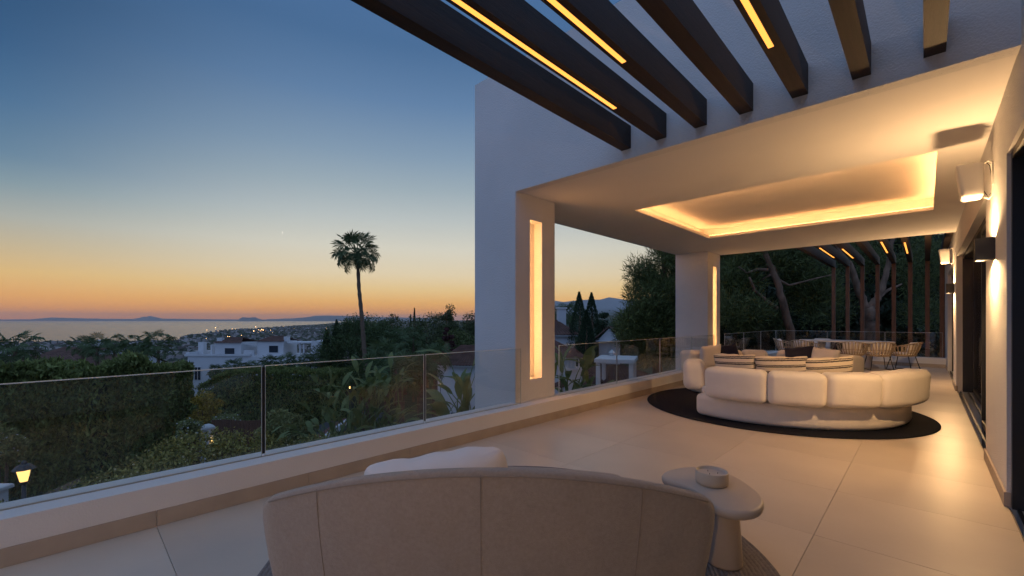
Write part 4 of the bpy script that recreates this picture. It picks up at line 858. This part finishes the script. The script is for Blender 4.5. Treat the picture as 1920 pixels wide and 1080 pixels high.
for px, y, d, w, lab in ((1380, 470, 30, 210, 'dark evergreen behind the leaning pine, nearest the far pillar'), (1490, 440, 34, 240, 'dark evergreen filling the gap left of the far pergola'), (1600, 430, 36, 240, 'dark evergreen directly behind the far pergola'), (1720, 420, 34, 240, 'dark evergreen behind the rightmost pergola posts'), (1830, 430, 38, 240, 'dark evergreen half hidden by the house wall'), (1560, 560, 27, 230, 'low dark evergreen behind the dining table'), (1420, 570, 26, 180, 'low dark evergreen behind the short glass balustrade'), (1700, 570, 27, 200, 'low dark evergreen behind the right end of the far glass')):
    tree('evergreen_tree', lab, 'tree', px, y, d, w, 'evergreen', 22000, .5, .95, 90, group='dark evergreens beyond the far end', shell=.35)
# ------------------------------------------------------------------ buildings below
def tile_slope(A, B, Cc, Dd, name, parent, pitch=.3):      # A,B ridge ends; Dd,Cc eave ends; barrel tiles as real ribs with stepped courses
    A, B, Cc, Dd = map(Vector, (A, B, Cc, Dd)); n = max(4, int((Cc-Dd).length/pitch)); rows = max(3, int((A-Dd).length/.45)); nrm = (B-A).cross(Dd-A).normalized()
    if nrm.z < 0: nrm = -nrm
    def fn(u, v):
        p = A.lerp(B, u).lerp(Dd.lerp(Cc, u), v); st = (v*rows) % 1.0; return p+nrm*(.07*abs(math.sin(u*n*math.pi))+.03*st)
    return MB().grid(fn, n*4, rows*2).build(name, M['terracotta'], parent)
def tiled_house(label, px, depth, w, dd, zr, ze, zb, rot=0, windows=(), gable=True, hip=0, name='tiled_house', group=None, chim=None):
    c = at(px, 600, depth); t = thing(name, label, 'house', (c.x, c.y, zb), YAW+rot, group); E = zb; h = ze-zb
    MB().box(-w/2, w/2, 0, dd, -2, h).build('wall', M['white_wall'], t)
    ov = .45; rz = zr-zb
    A, B = (-w/2-ov*.3+hip, dd/2, rz), (w/2+ov*.3-hip, dd/2, rz)
    tile_slope(A, B, (w/2+ov, -ov, h-.1), (-w/2-ov, -ov, h-.1), 'roof', t); tile_slope(A, B, (w/2+ov, dd+ov, h-.1), (-w/2-ov, dd+ov, h-.1), 'roof', t)
    if hip:
        for s in (-1, 1): e = A if s < 0 else B; tile_slope(e, tuple(Vector(e)+Vector((0, .02, 0))), (s*(w/2+ov), dd+ov, h-.1), (s*(w/2+ov), -ov, h-.1), 'roof', t)
    else:
        for sg in (-1, 1):
            q = sg*w/2; r_ = q-sg*.2; MB().add([(q, .02, h), (q, dd-.02, h), (q, dd/2, rz-.12), (r_, .02, h), (r_, dd-.02, h), (r_, dd/2, rz-.12)], [(0, 2, 1), (3, 4, 5), (0, 1, 4, 3), (1, 2, 5, 4), (2, 0, 3, 5)]).build('gable', M['white_wall'], t)
    MB().box(-w/2-ov*.9, w/2+ov*.9, -ov*.85, dd+ov*.85, h-.22, h-.13).build('eaves', M['white_wall'], t)
    for (x, z, ww, hh) in windows:
        f = MB().box(x-ww/2-.06, x+ww/2+.06, -.06, .0-.001, z-.06, z+hh+.06).build('window', M['white_wall'], t); MB().box(x-ww/2, x+ww/2, -.075, -.062, z, z+hh).build('pane', M['window'], f)
    if chim: MB().box(chim-.4, chim+.4, dd*.5-.4, dd*.5+.4, h, rz+1.1).box(chim-.5, chim+.5, dd*.5-.5, dd*.5+.5, rz+1.1, rz+1.25).build('chimney', M['white_wall'], t)
    return t
def zpx(y, d): return HC-(y-HZ)/FPX*d
tiled_house('white house with a brown tiled roof, leftmost behind the palms', 100, 64, 9, 8, zpx(655, 64), zpx(673, 64), -13, R(-12), [(-2, 2.2, 1.2, 1.3)], chim=3.0, group='tiled houses')
tiled_house('white gabled house with a low tiled roof behind the tall hedge', 62, 56, 7.5, 6, zpx(668, 56), zpx(680, 56), -13, R(60), group='tiled houses')
tiled_house('white house with a wide tiled roof behind the palm row', 188, 62, 8.5, 7, zpx(668, 62), zpx(688, 62), -13, R(10), [(1.5, 2, 1.2, 1.2)], group='tiled houses')
tiled_house('white house with hipped tile roof right behind the near pillar', 885, 40, 6.6, 5, zpx(648, 42), zpx(683, 40), -9.5, R(-4), [(-1.6, 1.2, .8, 1.1)], hip=2.0, group='tiled houses')
tiled_house('small tiled house between the near pillar and the cypresses, upper roof', 1032, 40, 4.6, 5, zpx(600, 42), zpx(626, 40), -8, R(4), [(.9, 4.5, .6, .8)], hip=1.5, group='tiled houses', chim=1.5)
tiled_house('white annex with a lower tiled roof at the left of the opening', 1026, 29, 4.0, 5, zpx(634, 31), zpx(664, 29), -8, R(8), hip=1.5, group='tiled houses')
tiled_house('white gabled tiled house behind the big pine', 1162, 38, 4, 1.7, zpx(612, 40), zpx(634, 38), -8, R(75), group='tiled houses')
tiled_house('low tiled roof below the lattice chimney between the pillars', 1128, 20, 4.0, 4.0, zpx(684, 22), zpx(726, 20), -8, R(-25), hip=1.6, group='tiled houses')
# lattice chimney
c = at(1075, 690, 16); t = thing('lattice_chimney', 'white lattice chimney with a little tiled cap below the cypresses', 'chimney', (c.x, c.y, c.z-3), YAW+.1)
MB().box(-.28, .28, -.28, .28, -4, 2.95).build('shaft', M['white_wall'], t); MB().box(-.34, .34, -.34, .34, 2.95, 3.02).box(-.34, .34, -.34, .34, 3.36, 3.43).build('collar', M['white_wall'], t)
for k in range(5):
    for s in (-.29, .23): MB().box(-.30+k*.14, -.26+k*.14, s, s+.05, 3.02, 3.36).build('lattice_bar', M['white_wall'], t)
MB().add([(-.42, -.42, 3.43), (.42, -.42, 3.43), (.42, .42, 3.43), (-.42, .42, 3.43), (0, 0, 3.78)], [(0, 3, 2, 1), (0, 1, 4), (1, 2, 4), (2, 3, 4), (3, 0, 4)]).build('cap', M['terracotta'], t)
# white garden canopy
c = at(1150, 672, 19); t = thing('garden_canopy', 'white flat-roofed garden canopy below the big pine', 'canopy', (c.x, c.y, c.z-2.6), YAW-.35)
MB().cbox(-.75, .95, -.6, 1.5, 2.45, 2.62, .02).build('roof', M['white_wall'], t)
for x in (-.6, .8):
    for y in (-.45, 1.35): MB().box(x-.09, x+.09, y-.09, y+.09, -3, 2.45).build('post', M['white_wall'], t)
MB().lathe([(.10, 2.62), (.10, 2.75), (.16, 2.77), (.03, 2.9), (.02, 2.94)], 8, (-.2, 1.1, 0)).build('finial', M['white_wall'], t)
# white villa
DV = 86.0; vb = at(470, 600, DV); vb.z = gz(vb.x, vb.y)-.5
vl = thing('white_villa', 'white flat-roofed villa with roof terraces and chimneys above the conifers', 'house', vb, YAW)
def vx(px): return (px-470)/FPX*DV
def vz(y): return zpx(y, DV)-vb.z
def vbox(name, m, px0, px1, y0, y1, d0, d1, parent=None):
    o = MB().box(vx(px0), vx(px1), d0, d1, vz(y1), vz(y0)).build(name, m, parent or vl); return o
vbox('lower_block', M['white_wall'], 352, 610, 668, 780, 0, 9); vbox('parapet', M['white_wall'], 347, 470, 664, 668.02, -.2, .2); vbox('side_parapet', M['white_wall'], 347, 352, 661, 668.02, .2, 8)
def tower(a, b, y0, y1, d0, d1, win, ch):
    o = vbox('tower', M['white_wall'], a, b, y0, y1, d0, d1); x0, x1 = vx(a)-.3, vx(b)+.3
    tile_slope((x0+1.6, (d0+d1)/2, vz(y0)+1.0), (x1-1.6, (d0+d1)/2, vz(y0)+1.0), (x1, d0-.3, vz(y0)), (x0, d0-.3, vz(y0)), 'roof', o)
    tile_slope((x0+1.6, (d0+d1)/2, vz(y0)+1.0), (x1-1.6, (d0+d1)/2, vz(y0)+1.0), (x1, d1+.3, vz(y0)), (x0, d1+.3, vz(y0)), 'roof', o)
    w = vbox('window', M['white_wall'], win[0]-.7, win[1]+.7, win[2]-.7, win[3]+.7, d0-.08, d0-.001); vbox('pane', M['window'], *win, d0-.1, d0-.081, w)
    vbox('chimney', M['white_wall'], *ch, d0+.5, d0+1.4)
tower(400, 449, 643, 668, .5, 6, (419, 437, 653, 666.5), (400, 409, 634, 643)); tower(474, 524, 641, 668, 1.5, 7, (497, 514, 649, 662), (522, 530, 632, 641.5))
for a, b, y0 in ((351, 361, 643), (375, 378, 648)): vbox('chimney', M['white_wall'], a, b, y0, 668, 3, 4)
for k in range(6): vbox('pergola_slat', M['white_wall'], 450, 474, 645+1.5*k, 645.6+1.5*k, 1.0+.8*k, 1.25+.8*k)
vbox('pergola_roof', M['white_wall'], 531, 582, 642, 644.5, 1.5, 5)
for px in (553, 560, 575): vbox('column', M['white_wall'], px, px+2, 644.5, 668, 1.8, 2.1)
vbox('end_block', M['white_wall'], 580, 606, 640, 668, 1, 6); vbox('low_wall', M['white_wall'], 455, 474, 657, 668, .3, .6)
w = vbox('window', M['white_wall'], 364, 378, 687, 713, -.08, -.001); vbox('pane', M['window'], 365.5, 370.5, 688.5, 712, -.1, -.081, w); vbox('pane', M['window'], 371.5, 376.5, 688.5, 712, -.1, -.081, w)
# ------------------------------------------------------------------ street: lamp, gate, walls, paths
lp = at(45, 892, 13); zg = gz(lp.x, lp.y)-.6; lz = lp.z-zg
t = thing('street_lamp', 'lit old-fashioned lantern on a grey pole beside the tall hedge', 'street lamp', (lp.x, lp.y, zg))
MB().tube([(0, 0, 0), (0, 0, lz-.22)], [.07, .05], 10).build('pole', M['iron'], t, True); MB().lathe([(.03, 0), (.10, .03), (.06, .06), (.12, .09), (.12, .11)], 10, (0, 0, lz-.28)).build('collar', M['iron'], t, True)
lan = MB()
for k in range(4):
    g = math.pi/4+k*math.pi/2; c0, s0 = math.cos(g), math.sin(g); lan.tube([(.13*c0, .13*s0, lz-.17), (.23*c0, .23*s0, lz+.2)], .014, 5)
lan.lathe([(.15, lz-.19), (.15, lz-.165)], 4); lan.build('lantern_frame', M['iron'], t)
MB().lathe([(.27, lz+.2), (.25, lz+.22), (.16, lz+.33), (.07, lz+.36), (.06, lz+.42), (.01, lz+.47)], 8).build('lantern_cap', M['iron'], t)
for k in range(4):
    g = k*math.pi/2; f = lambda a, r, z: (r*math.cos(g+a), r*math.sin(g+a), z)
    MB().add([f(-.72, .115, lz-.16), f(.72, .115, lz-.16), f(.72, .205, lz+.19), f(-.72, .205, lz+.19)], [(0, 1, 2, 3)]).build('lantern_pane', M['frosted'], t)
MB().lathe([(.02, lz-.12), (.075, lz-.06), (.085, lz+.02), (.04, lz+.09)], 12).build('bulb', M['bulb'], t, True)
c = at(-24, 925, 12.2); t = thing('gate_pier', 'white garden pier with a projecting cap, lit by the street lamp', 'pier', (c.x, c.y, c.z-1.2), YAW)
MB().box(-.28, .28, -.28, .28, -2, 1.25).build('shaft', M['white_wall'], t); MB().cbox(-.36, .36, -.36, .36, 1.25, 1.36, .03).build('cap', M['white_wall'], t)
c = at(106, 905, 13.4); t = thing('garden_wall', 'low white garden wall with brown stone coping beside the street lamp', 'wall', (c.x, c.y, c.z-1.6), YAW+.25)
MB().add([(-.6, 0, -2), (.35, 0, -2), (.35, .25, -2), (-.6, .25, -2), (-.6, 0, .98), (.35, 0, 1.42), (.35, .25, 1.42), (-.6, .25, .98)], [(0, 3, 2, 1), (4, 5, 6, 7), (0, 1, 5, 4), (1, 2, 6, 5), (2, 3, 7, 6), (3, 0, 4, 7)]).build('wall_face', M['white_wall'], t)
for k in range(5): x = -1.15+k*.32; MB().add([(x, -.05, .72+.148*k+.0), (x+.30, -.05, .86+.148*k), (x+.30, .32, .86+.148*k), (x, .32, .72+.148*k), (x, -.05, .88+.148*k), (x+.30, -.05, 1.02+.148*k), (x+.30, .32, 1.02+.148*k), (x, .32, .88+.148*k)], [(0, 3, 2, 1), (4, 5, 6, 7), (0, 1, 5, 4), (1, 2, 6, 5), (2, 3, 7, 6), (3, 0, 4, 7)]).build('coping_stone', M['stone_cap'], t)
DG = 20.0; c = at(386, 797, DG); t = thing('gate_pillar', 'white gate pillar with a wide moulded cap and a small lit lamp', 'gate pillar', (c.x, c.y, c.z-2.2), YAW+.2)
MB().box(-.22, .22, -.22, .22, -2, 1.95).build('shaft', M['white_wall'], t); MB().lathe([(.33, 1.95), (.40, 2.05), (.40, 2.12), (.30, 2.2)], 4).build('cap', M['white_wall'], t)
MB().lathe([(.05, 1.35), (.07, 1.4), (.07, 1.55), (.03, 1.6)], 10, (.30, 0, 0)).build('lamp', M['lamp_glow'], t, True)
c = at(442, 787, 22); t = thing('wooden_gate', 'brown plank driveway gate to the right of the white gate pillar', 'gate', (c.x, c.y, c.z-1.3), YAW)
for k in range(17): MB().cbox(-1.25+k*.15, -1.12+k*.15, 0, .03, -.6, 1.28+.03*math.sin(k*.4), .006).build('plank', M['wood_gate'], t)
MB().box(-1.27, 1.30, .031, .08, .1, .2).box(-1.27, 1.30, .031, .08, .95, 1.05).build('rail', M['wood_gate'], t)
c = at(362, 790, 19.6); t = thing('wooden_gate', 'narrow brown plank gate leaf left of the white gate pillar', 'gate', (c.x, c.y, c.z-1.5), YAW)
for k in range(4): MB().cbox(-.26+k*.14, -.14+k*.14, 0, .03, -.6, 1.4, .006).build('plank', M['wood_gate'], t)
MB().box(-.27, .29, .031, .08, .9, 1.0).build('rail', M['wood_gate'], t)
def strip(name, pts, zoff, mt, h=None):
    V = []; F = []
    for (px, d, w) in pts:
        p = at(px, 600, d); q = at(px+1, 600, d); u = (q-p).normalized(); z = gz(p.x, p.y)+zoff
        for s in (-1, 1): V.append((p.x+u.x*w*s, p.y+u.y*w*s, z))
    n = len(pts); F = [(2*i, 2*i+1, 2*i+3, 2*i+2) for i in range(n-1)]
    mb = MB().add(V, F)
    if h:
        o = len(mb.V); mb.V += [(v[0], v[1], v[2]-h) for v in V]
        for i in range(n-1): mb.F += [(2*i, 2*i+2, o+2*i+2, o+2*i), (2*i+1, o+2*i+1, o+2*i+3, 2*i+3)]
        mb.F += [(0, o, o+1, 1), (2*n-2, 2*n-1, o+2*n-1, o+2*n-2)]
    return mb.build(name, mt)
tag(strip('road', [(420, 20, 2.2), (500, 25, 2.2), (560, 28, 2.0), (600, 33, 2.2), (650, 42, 2.4), (690, 52, 2.5)], .12, M['asphalt']), kind='structure')
tag(strip('driveway_wall', [(566, 25.5, .14), (590, 29, .14), (620, 34.5, .14), (655, 43, .14), (675, 50, .14)], .6, M['white_wall'], 1.4), 'low white driveway wall running past the paddle-leaved plants', 'wall')
tag(strip('brick_verge', [(558, 25.5, .5), (582, 29, .5), (612, 34.5, .5), (647, 43, .5), (667, 50, .5)], .4, M['red_paving'], .9), 'red brick verge alongside the white driveway wall', 'verge')
tag(strip('path', [(770, 24, .55), (795, 28, .6), (825, 34, .7), (850, 38, .8)], .35, M['paving'], .4), kind='structure')
for px, py, d, lab in ((656, 727, 21, 'tiny warm garden spotlight among the palms left of the paddle plants'), (826, 722, 24, 'tiny warm garden light beside the tiled house')):
    c = at(px, py, d); t = thing('garden_light', lab, 'garden light', (c.x, c.y, c.z-.8), 0, 'garden lights'); MB().tube([(0, 0, -2), (0, 0, .76)], .02, 6).build('stake', M['iron'], t); MB().lathe([(.015, .76), (.035, .78), (.035, .84), (.015, .87)], 8).build('glow_head', M['lamp_glow'], t)
# ------------------------------------------------------------------ haze
hz = MB().box(-66000, 66000, -66000, 66000, -127, 700).build('haze', None); tag(hz, 'thin evening haze over the whole view', 'haze', kind='stuff')
hm = bpy.data.materials.new('haze_air'); hm.use_nodes = True; nt = hm.node_tree; nt.nodes.clear(); o = nt.nodes.new('ShaderNodeOutputMaterial'); pv = nt.nodes.new('ShaderNodeVolumePrincipled')
pv.inputs['Color'].default_value = (.90, .90, .93, 1); pv.inputs['Density'].default_value = 1.9e-5; pv.inputs['Anisotropy'].default_value = .2; nt.links.new(pv.outputs[0], o.inputs['Volume']); hz.data.materials.append(hm)
